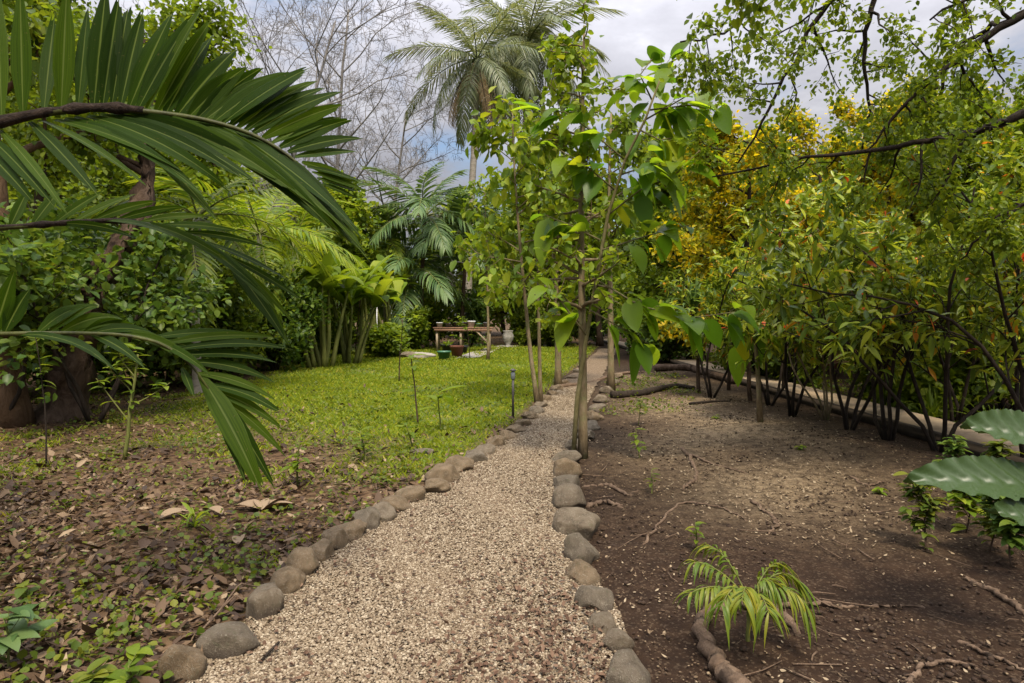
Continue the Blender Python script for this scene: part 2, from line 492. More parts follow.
def stonemat(name, a, b, c):
    m, nt, out = newmat(name)
    oi = nt.nodes.new('ShaderNodeObjectInfo')
    tc = nt.nodes.new('ShaderNodeTexCoord')
    ad = nt.nodes.new('ShaderNodeVectorMath')
    ad.operation = 'ADD'
    nt.links.new(tc.outputs['Object'], ad.inputs[0])
    cb = nt.nodes.new('ShaderNodeCombineXYZ')
    for i in range(3):
        nt.links.new(mth(nt, 'MULTIPLY', oi.outputs['Random'], 37.0 + i * 11), cb.inputs[i])
    nt.links.new(cb.outputs[0], ad.inputs[1])
    v = ad.outputs[0]
    n1 = noise(nt, 2.2, 8, 0.65, v, 0.4)
    n2 = noise(nt, 14, 8, 0.75, v)
    n3 = noise(nt, 60, 4, 0.7, v)
    col = ramp(nt, n1, [a, b, c], [0.32, 0.5, 0.68])
    col = mixc(nt, mth(nt, 'MULTIPLY', n2, 0.6), col, tuple(x * 0.5 for x in a))
    lich = ramp(nt, n2, [(0, 0, 0), (1, 1, 1)], [0.54, 0.62])
    col = mixc(nt, mth(nt, 'MULTIPLY', lich, 0.8), col, (0.33, 0.29, 0.21))
    mossf = ramp(nt, noise(nt, 3.5, 6, 0.7, v), [(0, 0, 0), (1, 1, 1)], [0.55, 0.7])
    col = mixc(nt, mth(nt, 'MULTIPLY', mossf, 0.45), col, (0.07, 0.075, 0.025))
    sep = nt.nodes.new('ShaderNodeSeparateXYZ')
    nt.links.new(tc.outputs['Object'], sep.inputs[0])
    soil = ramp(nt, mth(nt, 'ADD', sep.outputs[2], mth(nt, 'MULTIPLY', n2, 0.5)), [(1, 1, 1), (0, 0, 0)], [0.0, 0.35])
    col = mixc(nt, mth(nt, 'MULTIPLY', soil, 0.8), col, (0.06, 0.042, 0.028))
    p = node(nt, 'ShaderNodeBsdfPrincipled', i_Roughness=0.75)
    p.inputs['Specular IOR Level'].default_value = 0.35
    nt.links.new(col, p.inputs['Base Color'])
    h = mth(nt, 'ADD', mth(nt, 'MULTIPLY', n2, 0.6), mth(nt, 'MULTIPLY', n3, 0.25))
    nt.links.new(bump(nt, h, 0.8, 0.09), p.inputs['Normal'])
    nt.links.new(p.outputs[0], out.inputs[0])
    return m


M['stone_brown'] = stonemat('stone_brown', (0.13, 0.088, 0.045), (0.24, 0.166, 0.092), (0.35, 0.255, 0.155))
M['stone_tan'] = stonemat('stone_tan', (0.12, 0.09, 0.056), (0.23, 0.175, 0.115), (0.32, 0.26, 0.18))
M['stone_grey'] = stonemat('stone_grey', (0.11, 0.084, 0.056), (0.20, 0.158, 0.108), (0.29, 0.235, 0.165))

# ------------------------------------------------------------------ ground and path
LE = [(120, 760), (215, 683), (285, 605), (350, 548), (400, 510), (455, 475), (500, 445), (525, 424), (548, 398), (570, 376), (596, 353), (603, 346)]
RE = [(655, 760), (614, 683), (596, 612), (566, 560), (560, 520), (556, 489), (559, 460), (574, 430), (584, 405), (596, 383), (612, 358), (617, 346)]


def gflat(px, py):
    d = ray(px, py)
    return np.array([0, 0, CAMH]) + d * (-CAMH / d[2])


_L = np.array([gflat(*p) for p in LE])
_R = np.array([gflat(*p) for p in RE])


def pleft(y):
    return np.interp(y, _L[:, 1], _L[:, 0])


def pright(y):
    return np.interp(y, _R[:, 1], _R[:, 0])


def pmid(y):
    return 0.5 * (pleft(y) + pright(y))


def vnoise(x, y, s, seed=0):
    a = np.sin(x * s * 1.3 + y * s * 0.7 + seed) + np.sin(-x * s * 0.8 + y * s * 1.6 + seed * 2.1) + np.sin(x * s * 2.3 - y * s * 1.9 + seed * .7) * .6
    return a / 2.6


def lawn_mask(x, y):
    f = y - (6.4 + np.maximum(0, -x - 1.0) * 0.72) + 1.3 * vnoise(x, y, 1.3, 3) + 0.5 * vnoise(x, y, 3.7, 6)
    m = np.clip(f / 3.6 + 0.3, 0, 1)
    xl = np.interp(y, [0, 9, 13, 17, 24, 32], [-5.0, -6.2, -6.6, -6.4, -8.5, -9])
    m = m * np.clip((x - xl) / 1.2 + 0.3 * vnoise(x, y, 2, 1), 0, 1)
    m = m * np.clip((pleft(y) - 0.12 - x) / 0.3, 0, 1) * np.clip((32 - y) / 4, 0, 1)
    return m


def chip_sunpatch_mask(x, y):  # wood chips, massed and paled to paint the sunlit patch on the soil
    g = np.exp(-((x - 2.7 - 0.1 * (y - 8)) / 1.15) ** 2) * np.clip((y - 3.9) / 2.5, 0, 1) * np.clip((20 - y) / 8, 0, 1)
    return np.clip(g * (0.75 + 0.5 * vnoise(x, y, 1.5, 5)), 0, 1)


xs = np.concatenate([[-300, -160, -90, -55, -38, -28, -20, -15], np.arange(-12, 9.01, 0.14), [11, 14, 19, 27, 40, 60, 100, 170, 300]])
ys = np.concatenate([[-120, -60, -30, -14, -7, -3, -1, 0], np.arange(0.8, 33, 0.16), [35, 38, 42, 48, 56, 70, 95, 140, 220, 400]])
gx, gy = np.meshgrid(xs, ys, indexing='ij')
zz = gz(gx, gy) - 0.002
micro = 0.012 * vnoise(gx, gy, 5, 2) + 0.008 * vnoise(gx, gy, 11, 8)
inpath = (gx > pleft(gy) - 0.05) & (gx < pright(gy) + 0.05)
zz = zz + np.where(inpath | (gx > 4.4), -0.004, micro - 0.004)
mb = MB()
nx, ny = gx.shape
i, j = np.meshgrid(np.arange(nx - 1), np.arange(ny - 1), indexing='ij')
Q = np.stack([i * ny + j, (i + 1) * ny + j, (i + 1) * ny + j + 1, i * ny + j + 1], -1).reshape(-1)
mb.add(np.stack([gx, gy, zz], -1), Q, [4] * ((nx - 1) * (ny - 1)))


def groundmat():
    m, nt, out = newmat('soil_and_lawn')
    tc = nt.nodes.new('ShaderNodeTexCoord').outputs['Object']
    at_ = node(nt, 'ShaderNodeAttribute', attribute_name='zone')
    sp = nt.nodes.new('ShaderNodeSeparateColor')
    nt.links.new(at_.outputs['Color'], sp.inputs[0])
    n1 = noise(nt, 1.3, 6, 0.6, tc)
    n2 = noise(nt, 9, 8, 0.7, tc)
    n3 = noise(nt, 55, 6, 0.7, tc)
    dirt = ramp(nt, n2, [(0.011, 0.0055, 0.0028), (0.023, 0.012, 0.0061), (0.042, 0.0235, 0.0125)], [0.3, 0.5, 0.7])
    dirt = mixc(nt, mth(nt, 'MULTIPLY', n1, 0.7), dirt, mixc(nt, 0.5, dirt, (0.03, 0.019, 0.013)))
    vo = node(nt, 'ShaderNodeTexVoronoi', i_Scale=85.0)
    nt.links.new(tc, vo.inputs['Vector'])
    bits = ramp(nt, vo.outputs['Color'], [(0, 0, 0), (0, 0, 0), (1, 1, 1)], [0, 0.72, 0.78], 'LINEAR')
    dirt = mixc(nt, mth(nt, 'MULTIPLY', bits, 0.14), dirt, (0.26, 0.19, 0.12))
    chips = ramp(nt, n3, [(0.13, 0.088, 0.05), (0.26, 0.19, 0.112), (0.42, 0.33, 0.21)], [0.32, 0.5, 0.68])  # pale chip tone, also puts the sunlit band into the soil colour
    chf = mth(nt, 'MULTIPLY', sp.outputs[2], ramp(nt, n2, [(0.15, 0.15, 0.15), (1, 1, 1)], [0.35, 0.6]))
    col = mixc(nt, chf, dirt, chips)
    vl = node(nt, 'ShaderNodeTexVoronoi', i_Scale=22.0)
    nt.links.new(tc, vl.inputs['Vector'])
    lit = ramp(nt, vl.outputs['Color'], [(0.03, 0.016, 0.008), (0.075, 0.043, 0.021), (0.12, 0.075, 0.04)], [0.2, 0.5, 0.8])
    lit = mixc(nt, ramp(nt, n2, [(0, 0, 0), (1, 1, 1)], [0.55, 0.7]), lit, (0.05, 0.07, 0.015))
    col = mixc(nt, sp.outputs[1], col, lit)
    gr = ramp(nt, n3, [(0.04, 0.065, 0.008), (0.075, 0.11, 0.012), (0.115, 0.14, 0.022)], [0.3, 0.5, 0.7])
    gr = mixc(nt, ramp(nt, n1, [(0, 0, 0), (1, 1, 1)], [0.5, 0.75]), gr, (0.13, 0.11, 0.045))
    col = mixc(nt, sp.outputs[0], col, gr)
    p = node(nt, 'ShaderNodeBsdfPrincipled', i_Roughness=0.95)
    p.inputs['Specular IOR Level'].default_value = 0.15
    nt.links.new(col, p.inputs['Base Color'])
    h = mth(nt, 'ADD', mth(nt, 'MULTIPLY', n2, 0.8), mth(nt, 'MULTIPLY', n3, 0.4))
    nt.links.new(bump(nt, h, 0.8, 0.03), p.inputs['Normal'])
    nt.links.new(p.outputs[0], out.inputs[0])
    return m


g = structure(mb, 'ground', groundmat())
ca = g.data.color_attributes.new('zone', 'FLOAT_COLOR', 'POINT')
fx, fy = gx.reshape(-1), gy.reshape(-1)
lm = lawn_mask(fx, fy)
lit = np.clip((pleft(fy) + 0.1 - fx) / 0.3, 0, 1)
ca.data.foreach_set('color', np.stack([lm, lit, chip_sunpatch_mask(fx, fy), np.ones_like(lm)], 1).astype(np.float32).ravel())

# gravel path sheet
mb = MB()
yy = np.concatenate([np.arange(1.6, 14, 0.12), np.arange(14, 28.6, 0.4)])
t = np.linspace(0, 1, 9)
pl, pr = pleft(yy) - 0.03, pright(yy) + 0.03
pl = pl + 0.03 * np.sin(yy * 7) + 0.02 * np.sin(yy * 17)
pr = pr + 0.03 * np.sin(yy * 6 + 2) + 0.02 * np.sin(yy * 15)
X = pl[:, None] + (pr - pl)[:, None] * t
Z = 0.012 + 0.010 * np.sin(t * math.pi)[None] + 0.006 * np.sin(X * 6 + yy[:, None] * 3) * np.sin(t * math.pi)[None]
n = len(yy)
V = np.stack([X, np.repeat(yy[:, None], 9, 1), Z], -1)
i, j = np.meshgrid(np.arange(n - 1), np.arange(8), indexing='ij')
Q = np.stack([i * 9 + j, i * 9 + j + 1, (i + 1) * 9 + j + 1, (i + 1) * 9 + j], -1).reshape(-1)
mb.add(V, Q, [4] * ((n - 1) * 8))


def gravelmat():
    m, nt, out = newmat('gravel_path')
    tc = nt.nodes.new('ShaderNodeTexCoord').outputs['Object']
    v = node(nt, 'ShaderNodeTexVoronoi', i_Scale=62.0)
    nt.links.new(tc, v.inputs['Vector'])
    ds = v.outputs['Distance']
    sp = nt.nodes.new('ShaderNodeSeparateColor')
    nt.links.new(v.outputs['Color'], sp.inputs[0])
    c = ramp(nt, sp.outputs[0], [(0.07, 0.046, 0.03), (0.14, 0.1, 0.06), (0.23, 0.17, 0.105), (0.33, 0.26, 0.175)], [0, 0.2, 0.6, 1])
    c = mixc(nt, ramp(nt, ds, [(0, 0, 0), (1, 1, 1)], [0.45, 0.8]), c, (0.09, 0.062, 0.042))
    n1 = noise(nt, 1.1, 5, 0.6, tc)
    c = mixc(nt, mth(nt, 'MULTIPLY', n1, 0.35), c, (0.2, 0.135, 0.085))
    p = node(nt, 'ShaderNodeBsdfPrincipled', i_Roughness=0.9)
    p.inputs['Specular IOR Level'].default_value = 0.2
    nt.links.new(c, p.inputs['Base Color'])
    nt.links.new(bump(nt, mth(nt, 'SUBTRACT', 1.0, ds), 0.9, 0.02), p.inputs['Normal'])
    nt.links.new(p.outputs[0], out.inputs[0])
    return m


structure(mb, 'gravel_path', gravelmat())

# loose pebbles on the path (icosahedron blobs)
phi = (1 + 5 ** 0.5) / 2
ICO = nrm(np.array([(-1, phi, 0), (1, phi, 0), (-1, -phi, 0), (1, -phi, 0), (0, -1, phi), (0, 1, phi), (0, -1, -phi), (0, 1, -phi), (phi, 0, -1), (phi, 0, 1), (-phi, 0, -1), (-phi, 0, 1)]))
ICF = np.array([0, 11, 5, 0, 5, 1, 0, 1, 7, 0, 7, 10, 0, 10, 11, 1, 5, 9, 5, 11, 4, 11, 10, 2, 10, 7, 6, 7, 1, 8, 3, 9, 4, 3, 4, 2, 3, 2, 6, 3, 6, 8, 3, 8, 9, 4, 9, 5, 2, 4, 11, 6, 2, 10, 8, 6, 7, 9, 8, 1])


def blobs(mb, P, S, flat=0.6, m=0):
    c = len(P)
    sc3 = S[:, None] * np.stack([R.uniform(0.7, 1.35, c), R.uniform(0.7, 1.2, c), R.uniform(0.4, 0.8, c) * flat / 0.6], 1)
    a = R.uniform(0, 6.28, c)
    V = ICO[None] * sc3[:, None] * R.uniform(0.82, 1.15, (c, 12, 1))
    tl = R.normal(0, 0.25, c)
    x, y, z = V[..., 0], V[..., 1], V[..., 2]
    y, z = y * np.cos(tl)[:, None] - z * np.sin(tl)[:, None], y * np.sin(tl)[:, None] + z * np.cos(tl)[:, None]
    V = np.stack([x * np.cos(a)[:, None] - y * np.sin(a)[:, None], x * np.sin(a)[:, None] + y * np.cos(a)[:, None], z], -1) + P[:, None]
    mb.add(V, (np.arange(c)[:, None] * 12 + ICF[None]).reshape(-1), [3] * (20 * c), m)


def ysample(n, y0, y1, power=1.6):
    """more samples close to the camera: density falls as y^-power"""
    u = R.uniform(size=n)
    a = 1 - power
    return (y0 ** a + u * (y1 ** a - y0 ** a)) ** (1 / a)


mb = MB()
n = 100000
y = ysample(n, 2.2, 13, 1.9)
tt = R.uniform(-0.07, 1.07, n)
x = pleft(y) + (pright(y) - pleft(y)) * tt
z = 0.014 + 0.010 * np.sin(np.clip(tt, 0, 1) * math.pi) + R.uniform(0, 0.006, n)
blobs(mb, np.stack([x, y, z], 1), R.uniform(0.0032, 0.0078, n) * (1 + 0.06 * y))
stuff(mb, 'path_gravel', M['pebble'], 'loose cream and tan gravel covering the garden path', 'gravel')

# pebbles spilled on the bare soil
mb = MB()
n = 4000
y = ysample(n, 2.2, 9, 1.6)
x = pright(y) + 0.15 + R.exponential(1.0, n)
k = (x < 4.6) & (R.uniform(size=n) < np.clip(0.25 + 1.3 * vnoise(x, y, 2.6, 9) * vnoise(x, y, 1.1, 2), 0.04, 1))
x, y = x[k], y[k]
blobs(mb, np.stack([x, y, gz(x, y) + 0.002], 1), R.uniform(0.003, 0.008, len(x)))
stuff(mb, 'scattered_gravel', M['chip'], 'stray gravel scattered over the brown soil', 'gravel')


# flat crumbs: dry leaves, chips
def crumbs(mb, x, y, size, lift=0.012, tilt=0.35, wid=0.5, z=None):
    n = len(x)
    a = R.uniform(0, 6.28, n)
    D = np.stack([np.cos(a), np.sin(a), R.normal(0, tilt, n)], 1)
    N = np.stack([R.normal(0, tilt, n), R.normal(0, tilt, n), np.ones(n)], 1)
    zz_ = (gz(x, y) if z is None else z) + R.uniform(0.002, lift, n)
    straps(mb, np.stack([x, y, zz_], 1), D, N, size, size * wid * R.uniform(0.7, 1.3, n), R.normal(0.02, 0.22, n), 3, 'ovate', R.uniform(-0.2, 0.7), 0)


mb = MB()
for k in range(6):
    n = 5200
    y = ysample(n, 2.0, 14, 1.7)
    x = pleft(y) - 0.1 - np.abs(R.uniform(0, 1, n)) ** 1.0 * (0.8 * y + 1.2)
    keep = R.uniform(size=n) < (1 - 0.86 * lawn_mask(x, y)) * np.clip(0.75 + 0.55 * vnoise(x, y, 1.7, 4), 0.2, 1)
    x, y = x[keep], y[keep]
    crumbs(mb, x, y, np.clip(R.lognormal(-3.12, 0.45, len(x)), 0.012, 0.105) * (1 + 0.02 * y), 0.035, 0.45, [0.5, 0.35, 0.6, 0.45, 0.55, 0.3][k])
stuff(mb, 'leaf_litter', M['litter'], 'brown fallen leaves carpeting the soil beside the path', 'fallen leaves')

mb = MB()
n = 9000
y = ysample(n, 2.2, 9, 1.8)
tt = R.uniform(0, 1, n)
keep = R.uniform(size=n) < np.clip(0.14 + 0.95 * np.exp(-((tt - 0.85) / 0.28) ** 2) * np.clip((4.1 - y) / 1.2, 0, 1) + 0.4 * np.clip(3.4 - y, 0, 1) * vnoise(tt * 2, y, 3, 2), 0, 1)
y, tt = y[keep], tt[keep]
x = pleft(y) + (pright(y) - pleft(y)) * tt
crumbs(mb, x, y, R.uniform(0.012, 0.034, len(x)), 0.012, 0.4, 0.6, z=0.03)
stuff(mb, 'crumbled_leaves', M['path_leaf'], 'dark crumbled leaves strewn on the gravel', 'fallen leaves')

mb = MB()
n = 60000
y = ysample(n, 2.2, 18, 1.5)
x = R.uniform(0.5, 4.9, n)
pm = np.clip(0.05 + 0.12 * vnoise(x, y, 2.2, 7) + 1.2 * chip_sunpatch_mask(x, y), 0, 1) * (x > pright(y) + 0.12)
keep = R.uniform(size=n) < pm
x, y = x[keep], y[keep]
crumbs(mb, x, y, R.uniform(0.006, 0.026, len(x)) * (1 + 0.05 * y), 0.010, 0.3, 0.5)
stuff(mb, 'wood_chip_litter', M['wood_chip'], 'pale wood chips and leaf crumbs on the soil, massed to imitate a sunlit patch', 'wood chips')

# clods of soil and twig litter
mb = MB()
n = 9000
y = ysample(n, 2.2, 14, 1.5)
x = pright(y) + 0.15 + R.uniform(0, 1, n) * (4.75 - pright(y))
keep = R.uniform(size=n) < np.clip(0.35 + 0.9 * vnoise(x, y, 2.0, 31), 0.05, 1)
x, y = x[keep], y[keep]
blobs(mb, np.stack([x, y, gz(x, y) + 0.001], 1), R.uniform(0.004, 0.02, len(x)) * R.uniform(0.5, 1, len(x)), 0.55)
stuff(mb, 'soil_crumbs', plainmat('soil_clod', (0.040, 0.024, 0.014), (0.02, 0.011, 0.0065), 20, 0.95, 0.6), 'crumbs and clods of dark brown soil', 'soil')
mb = MB()
for k in range(260):
    left = k < 150
    y = float(ysample(1, 2.3, 11, 1.5)[0])
    x = float(pleft(y) - 0.3 - R.uniform(0, 0.7 * y)) if left else float(pright(y) + 0.3 + R.uniform(0, 3.6))
    if lawn_mask(x, y) > 0.5 or x > 4.7:
        continue
    a_, l_ = R.uniform(0, 6.28), R.uniform(0.06, 0.32)
    q = np.array([[x, y], [x + math.cos(a_) * l_ / 2 + R.normal(0, .012), y + math.sin(a_) * l_ / 2 + R.normal(0, .012)], [x + math.cos(a_) * l_, y + math.sin(a_) * l_]])
    mb.tube(np.column_stack([q, gz(q[:, 0], q[:, 1]) + (0.022 if left else 0.006) + R.uniform(0, .008, 3)]), R.uniform(0.0015, 0.0045), 5)
stuff(mb, 'twig_litter', M['root'], 'thin dry twigs scattered over litter and soil', 'twigs')

# lawn grass
mb = MB()
for k in range(3):
    n = 65000
    y = ysample(n, 2.6 if k == 0 else 5.6, 31, 1.5)
    x = pleft(y) - 0.1 - R.uniform(0, 1, n) * 10
    wild = 0.5 * np.clip(1.6 * vnoise(x, y, 1.9, 12) + 0.6 * vnoise(x, y, 4.3, 3) - 0.45, 0, 1) * (x < pleft(y) - 0.2)
    worn = 1 - 0.75 * np.clip(2.2 * vnoise(x, y, 0.9, 21) + vnoise(x, y, 3.1, 5) - 0.75, 0, 1)
    keep = R.uniform(size=n) < np.maximum(lawn_mask(x, y) ** 1.3 * worn, wild)
    x, y = x[keep], y[keep]
    n = len(x)
    a = R.uniform(0, 6.28, n)
    D = np.stack([np.cos(a) * 0.6, np.sin(a) * 0.6, np.full(n, 0.9)], 1)
    h = R.uniform(0.035, 0.085, n) * (1 + 0.035 * y)
    straps(mb, np.stack([x, y, gz(x, y) - 0.005], 1), D, np.stack([np.sin(a), -np.cos(a), np.zeros(n)], 1) + R.normal(0, .5, (n, 3)), h, h * 0.16 * (1 + 0.04 * y), R.uniform(0.1, 0.6, n), 2, 'grass', 0.3)
stuff(mb, 'lawn_grass', M['grass'], 'bright green mown grass of the clearing', 'grass')

# small weeds among the litter and at lawn margins
mb = MB()
cl = []
n = 360
y = ysample(n, 2.4, 13, 1.2)
x = pleft(y) - 0.25 - R.uniform(0, 1, n) * (0.8 * y + 1)
cl += list(zip(x, y))
n = 130
y = ysample(n, 7, 22, 1.2)
x = pleft(y) - 0.4 - R.uniform(0, 1, n) * 6.5
cl += list(zip(x, y))
n = 60
y = R.uniform(9.5, 16, n)
x = pright(y) + 0.35 + R.uniform(0, 1.6, n)
cl += list(zip(x, y))
n = 150
y = R.uniform(8, 24, n)
x = R.uniform(5.9, 7.6, n)
cl += list(zip(x, y))
P, D, S = [], [], []
for (x, y) in cl:
    k = R.integers(8, 40)
    r = R.uniform(0.06, 0.22)
    q = R.normal(0, r, (k, 2)) + (x, y)
    q[:, 0] = np.where(np.abs(q[:, 0] - pmid(q[:, 1])) < 0.5 * (pright(q[:, 1]) - pleft(q[:, 1])) + 0.1, x, q[:, 0])
    P.append(np.stack([q[:, 0], q[:, 1], gz(q[:, 0], q[:, 1]) + R.uniform(0.005, 0.06, k)], 1))
    d = rnd_dir(k)
    d[:, 2] = np.abs(d[:, 2]) * 0.7 + 0.1
    D.append(d)
    S.append(R.uniform(0.012, 0.045, k) * (1 + 0.03 * y))
P, D, S = np.concatenate(P), np.concatenate(D), np.concatenate(S)
small_leaves(mb, P, D, UP + R.normal(0, 0.3, P.shape), S, 0.5)
stuff(mb, 'ground_cover', M['weed'], 'low green weeds sprouting through litter and soil', 'weeds')

# concrete walkway beyond the shrubs, with raised kerb, its face shade painted as dark colour
mb = MB()
mb.box((5.37, 22.5, 0.06), (0.66, 40, 0.12))
structure(mb, 'walkway', M['concrete'])
mb = MB()
mb.box((4.985, 22.5, 0.055), (0.1, 40, 0.13))
structure(mb, 'walkway_kerb', M['kerb'])


# ------------------------------------------------------------------ border stones
def stone_mesh(seed):
    r = np.random.default_rng(seed)
    bpy_me = bpy.data.meshes.new('border_stone')
    import bmesh
    bm = bmesh.new()
    bmesh.ops.create_icosphere(bm, subdivisions=4, radius=1.0)
    ph = r.uniform(0, 6.28, (10, 3))
    fr = r.normal(0, 1, (10, 3))
    cuts = [(nrm(r.normal(size=3)), r.uniform(0.6, 0.88)) for _ in range(9)]
    for v in bm.verts:
        c = np.array(v.co)
        for nn, d in cuts:
            e = c @ nn - d
            if e > 0:
                c = c - nn * e * 0.93
        k = 0.0
        for a in range(10):
            f = 1.2 + 0.45 * a
            k += math.sin(f * (fr[a] @ c) + ph[a][0]) * 0.055 / (1 + 0.25 * a)
        c = c * (1 + k)
        c[2] = c[2] * 0.82
        v.co = c
    bm.to_mesh(bpy_me)
    bm.free()
    bpy_me.polygons.foreach_set('use_smooth', np.ones(len(bpy_me.polygons), bool))
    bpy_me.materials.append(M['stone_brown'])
    return bpy_me


SM = [stone_mesh(100 + i) for i in range(9)]
ORD = ['first', 'second', 'third', 'fourth', 'fifth', 'sixth', 'seventh', 'eighth', 'ninth', 'tenth', 'eleventh', 'twelfth', 'thirteenth', 'fourteenth', 'fifteenth', 'sixteenth',
       'seventeenth', 'eighteenth', 'nineteenth', 'twentieth']
for a in ('twenty', 'thirty', 'forty'):
    if a != 'twenty':
        ORD.append({'thirty': 'thirtieth', 'forty': 'fortieth'}[a])
    ORD += [a + '-' + q for q in ORD[:9]]
TINT = {'stone_brown': 'brown', 'stone_tan': 'tan', 'stone_grey': 'grey'}


def stone(px, py, wpx, hpx, tint, row, k, seed):
    """px, py = where the stone meets the ground at its centre"""
    p = gp(px, py)
    s = wpx / F * p[1] / 2
    r = random.Random(seed)
    o = bpy.data.objects.new('border_stone', SM[seed % 9])
    COL.objects.link(o)
    h = s * hpx / wpx
    o.location = (p[0], p[1] + s * 0.4, p[2] + h * 0.40)
    o.rotation_euler = (r.uniform(-.2, .2), r.uniform(-.2, .2), r.uniform(0, 6.28))
    o.scale = (s * 1.25, s * r.uniform(1.05, 1.35), h * r.uniform(1.4, 1.65))
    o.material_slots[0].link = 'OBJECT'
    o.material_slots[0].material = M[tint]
    size = 'large' if s > 0.125 else ('small' if s < 0.095 else 'medium')
    tag(o, f'{size} {TINT[tint]} boulder, {ORD[k]} from the camera on the {row} side of path', 'stone', f'stones edging the {row} side of the path')


LS = [(178, 682, 44, 46), (224, 655, 50, 42), (262, 617, 42, 40), (285, 592, 30, 28), (301, 575, 32, 30), (316, 562, 26, 26), (331, 552, 30, 28), (350, 540, 32, 26), (367, 530, 28, 24),
      (381, 521, 27, 22), (394, 511, 26, 20), (410, 503, 28, 22), (435, 494, 25, 19), (443, 483, 30, 20), (458, 472, 30, 18), (474, 463, 24, 15), (486, 455, 22, 14), (497, 447, 20, 13), (507, 440, 18, 12),
      (515, 433, 17, 11), (523, 427, 16, 11), (530, 420, 15, 10), (536, 414, 14, 9), (541, 408, 13, 9), (547, 401, 12, 8), (552, 396, 11, 8), (558, 391, 12, 8), (565, 385, 10, 7), (571, 379, 10, 6), (577, 373, 9, 6), (582, 368, 8, 5)]
tl = ['stone_brown', 'stone_brown', 'stone_brown', 'stone_tan', 'stone_brown', 'stone_grey', 'stone_brown']
for k, (px, py, w, h) in enumerate(LS):
    stone(px, py, w, h, tl[(k * 5) % 7], 'lawn', k, k * 7 + 1)
RS = [(630, 692, 44, 44), (617, 651, 28, 30), (604, 632, 26, 22), (596, 610, 36, 30), (582, 582, 32, 24), (580, 562, 34, 34), (577, 535, 44, 32), (570, 508, 34, 26), (567, 492, 32, 20), (566, 477, 30, 20),
      (567, 463, 26, 16), (578, 450, 20, 14), (585, 439, 18, 12), (590, 429, 17, 11), (594, 420, 16, 11), (598, 411, 15, 10), (601, 402, 14, 9), (606, 393, 13, 9), (612, 385, 12, 8), (618, 378, 11, 7)]
for k, (px, py, w, h) in enumerate(RS):
    stone(px, py, w, h, ['stone_grey', 'stone_tan', 'stone_brown', 'stone_tan', 'stone_grey'][(k * 3) % 5], 'bare soil', k, k * 5 + 3)


# ------------------------------------------------------------------ trees
def limb(p, d, L, r0, r1, n=6, wob=0.15, grav=0.0, rr=None):
    pts = [np.asarray(p, float)]
    d = nrm(d)
    for _ in range(n):
        d = nrm(d + R.normal(0, wob, 3) + np.array([0, 0, grav]))
        pts.append(pts[-1] + d * L / n)
    return np.array(pts), np.linspace(r0, r1, n + 1)


def on(pts, rad, t):
    f = t * (len(pts) - 1)
    i = min(int(f), len(pts) - 2)
    u = f - i
    return pts[i] * (1 - u) + pts[i + 1] * u, nrm(pts[i + 1] - pts[i]), rad[i] * (1 - u) + rad[i + 1] * u


def ramify(parents, count, ratio, start, spread, up, wob, rmin=0.004, n=5, grav=0.0, shrink=0.5):
    out = []
    for pts, rad in parents:
        L = np.linalg.norm(np.diff(pts, axis=0), axis=1).sum()
        for k in range(count):
            t = start + (1 - start) * (k + R.uniform(0.1, 0.9)) / count
            p, T, r = on(pts, rad, min(t, 0.99))
            q = rnd_dir(1)[0]
            q = nrm(q - T * (q @ T))
            d = nrm(T * (1 - spread) + q * spread + np.array([0, 0, up]))
            l = L * ratio * (1 - shrink * t) * R.uniform(0.75, 1.25)
            out.append(limb(p, d, l, max(r * 0.62, rmin), rmin * 0.6, n, wob, grav))
    return out


def twig_leaves(mb, twigs, per, size, spread=0.0, wid=0.5, droop=0.3, mode='small', m=0, t0=0.15, out=0.7):
    P, D = [], []
    for pts, rad in twigs:
        t = R.uniform(t0, 1, per)
        f = t * (len(pts) - 1)
        i = np.minimum(f.astype(int), len(pts) - 2)
        u = (f - i)[:, None]
        T = nrm(pts[i + 1] - pts[i])
        p = pts[i] * (1 - u) + pts[i + 1] * u
        d = rnd_dir(per)
        D.append(nrm(T * (1 - out) + d * out - UP * droop))
        P.append(p + R.normal(0, 1, (per, 3)) * spread)
    P, D = np.concatenate(P), np.concatenate(D)
    S = size * R.uniform(0.6, 1.25, len(P))
    N = UP + R.normal(0, 0.45, P.shape)
    if mode == 'small':
        small_leaves(mb, P, D, N, S, wid, m)
    else:
        straps(mb, P, D, N, S, S * wid, R.uniform(0.05, 0.4, len(P)), 4, mode, 0.3, m)


def tree(name, label, cat, base, H, r, crown_start=0.35, levels=((8, 0.45, 0.6), (6, 0.5, 0.6), (4, 0.5, 0.6)), per=14, leaf=0.12, wid=0.5, spread=0.08, lm='mid', bark='bark_tan',
         lean=(0, 0), wob=0.06, up=0.25, droop=0.3, mode='small', group=None, sides=8, flare=1.35, twigr=0.004, out=0.7, grav=0.0, leafless=False):
    base = np.asarray(base, float)
    root = thing(name, label, cat, base, group)
    p, rad = limb(base - UP * 0.05, np.array([lean[0], lean[1], 1.0]), H, r, r * 0.25, 12, wob, 0.04)
    rad = rad.copy()
    rad[0] *= flare
    tm = MB()
    tm.tube(p, rad, sides)
    cur = [(p, rad)]
    for li, (c, ratio, spr) in enumerate(levels):
        cur = ramify(cur, c, ratio, crown_start if li == 0 else 0.2, spr, up if li < 2 else up * 0.3, 0.16, twigr * (1 if li else 1.6), 5, grav)
        for a, b in cur:
            tm.tube(a, b, 5 if li == 0 else 3, 0, False)
    tm.build('trunk', M[bark], root)
    if not leafless:
        lb = MB()
        twig_leaves(lb, cur, per, leaf, spread, wid, droop, mode, 0, 0.1, out)
        lb.build('crown', M[lm], root)
    return root


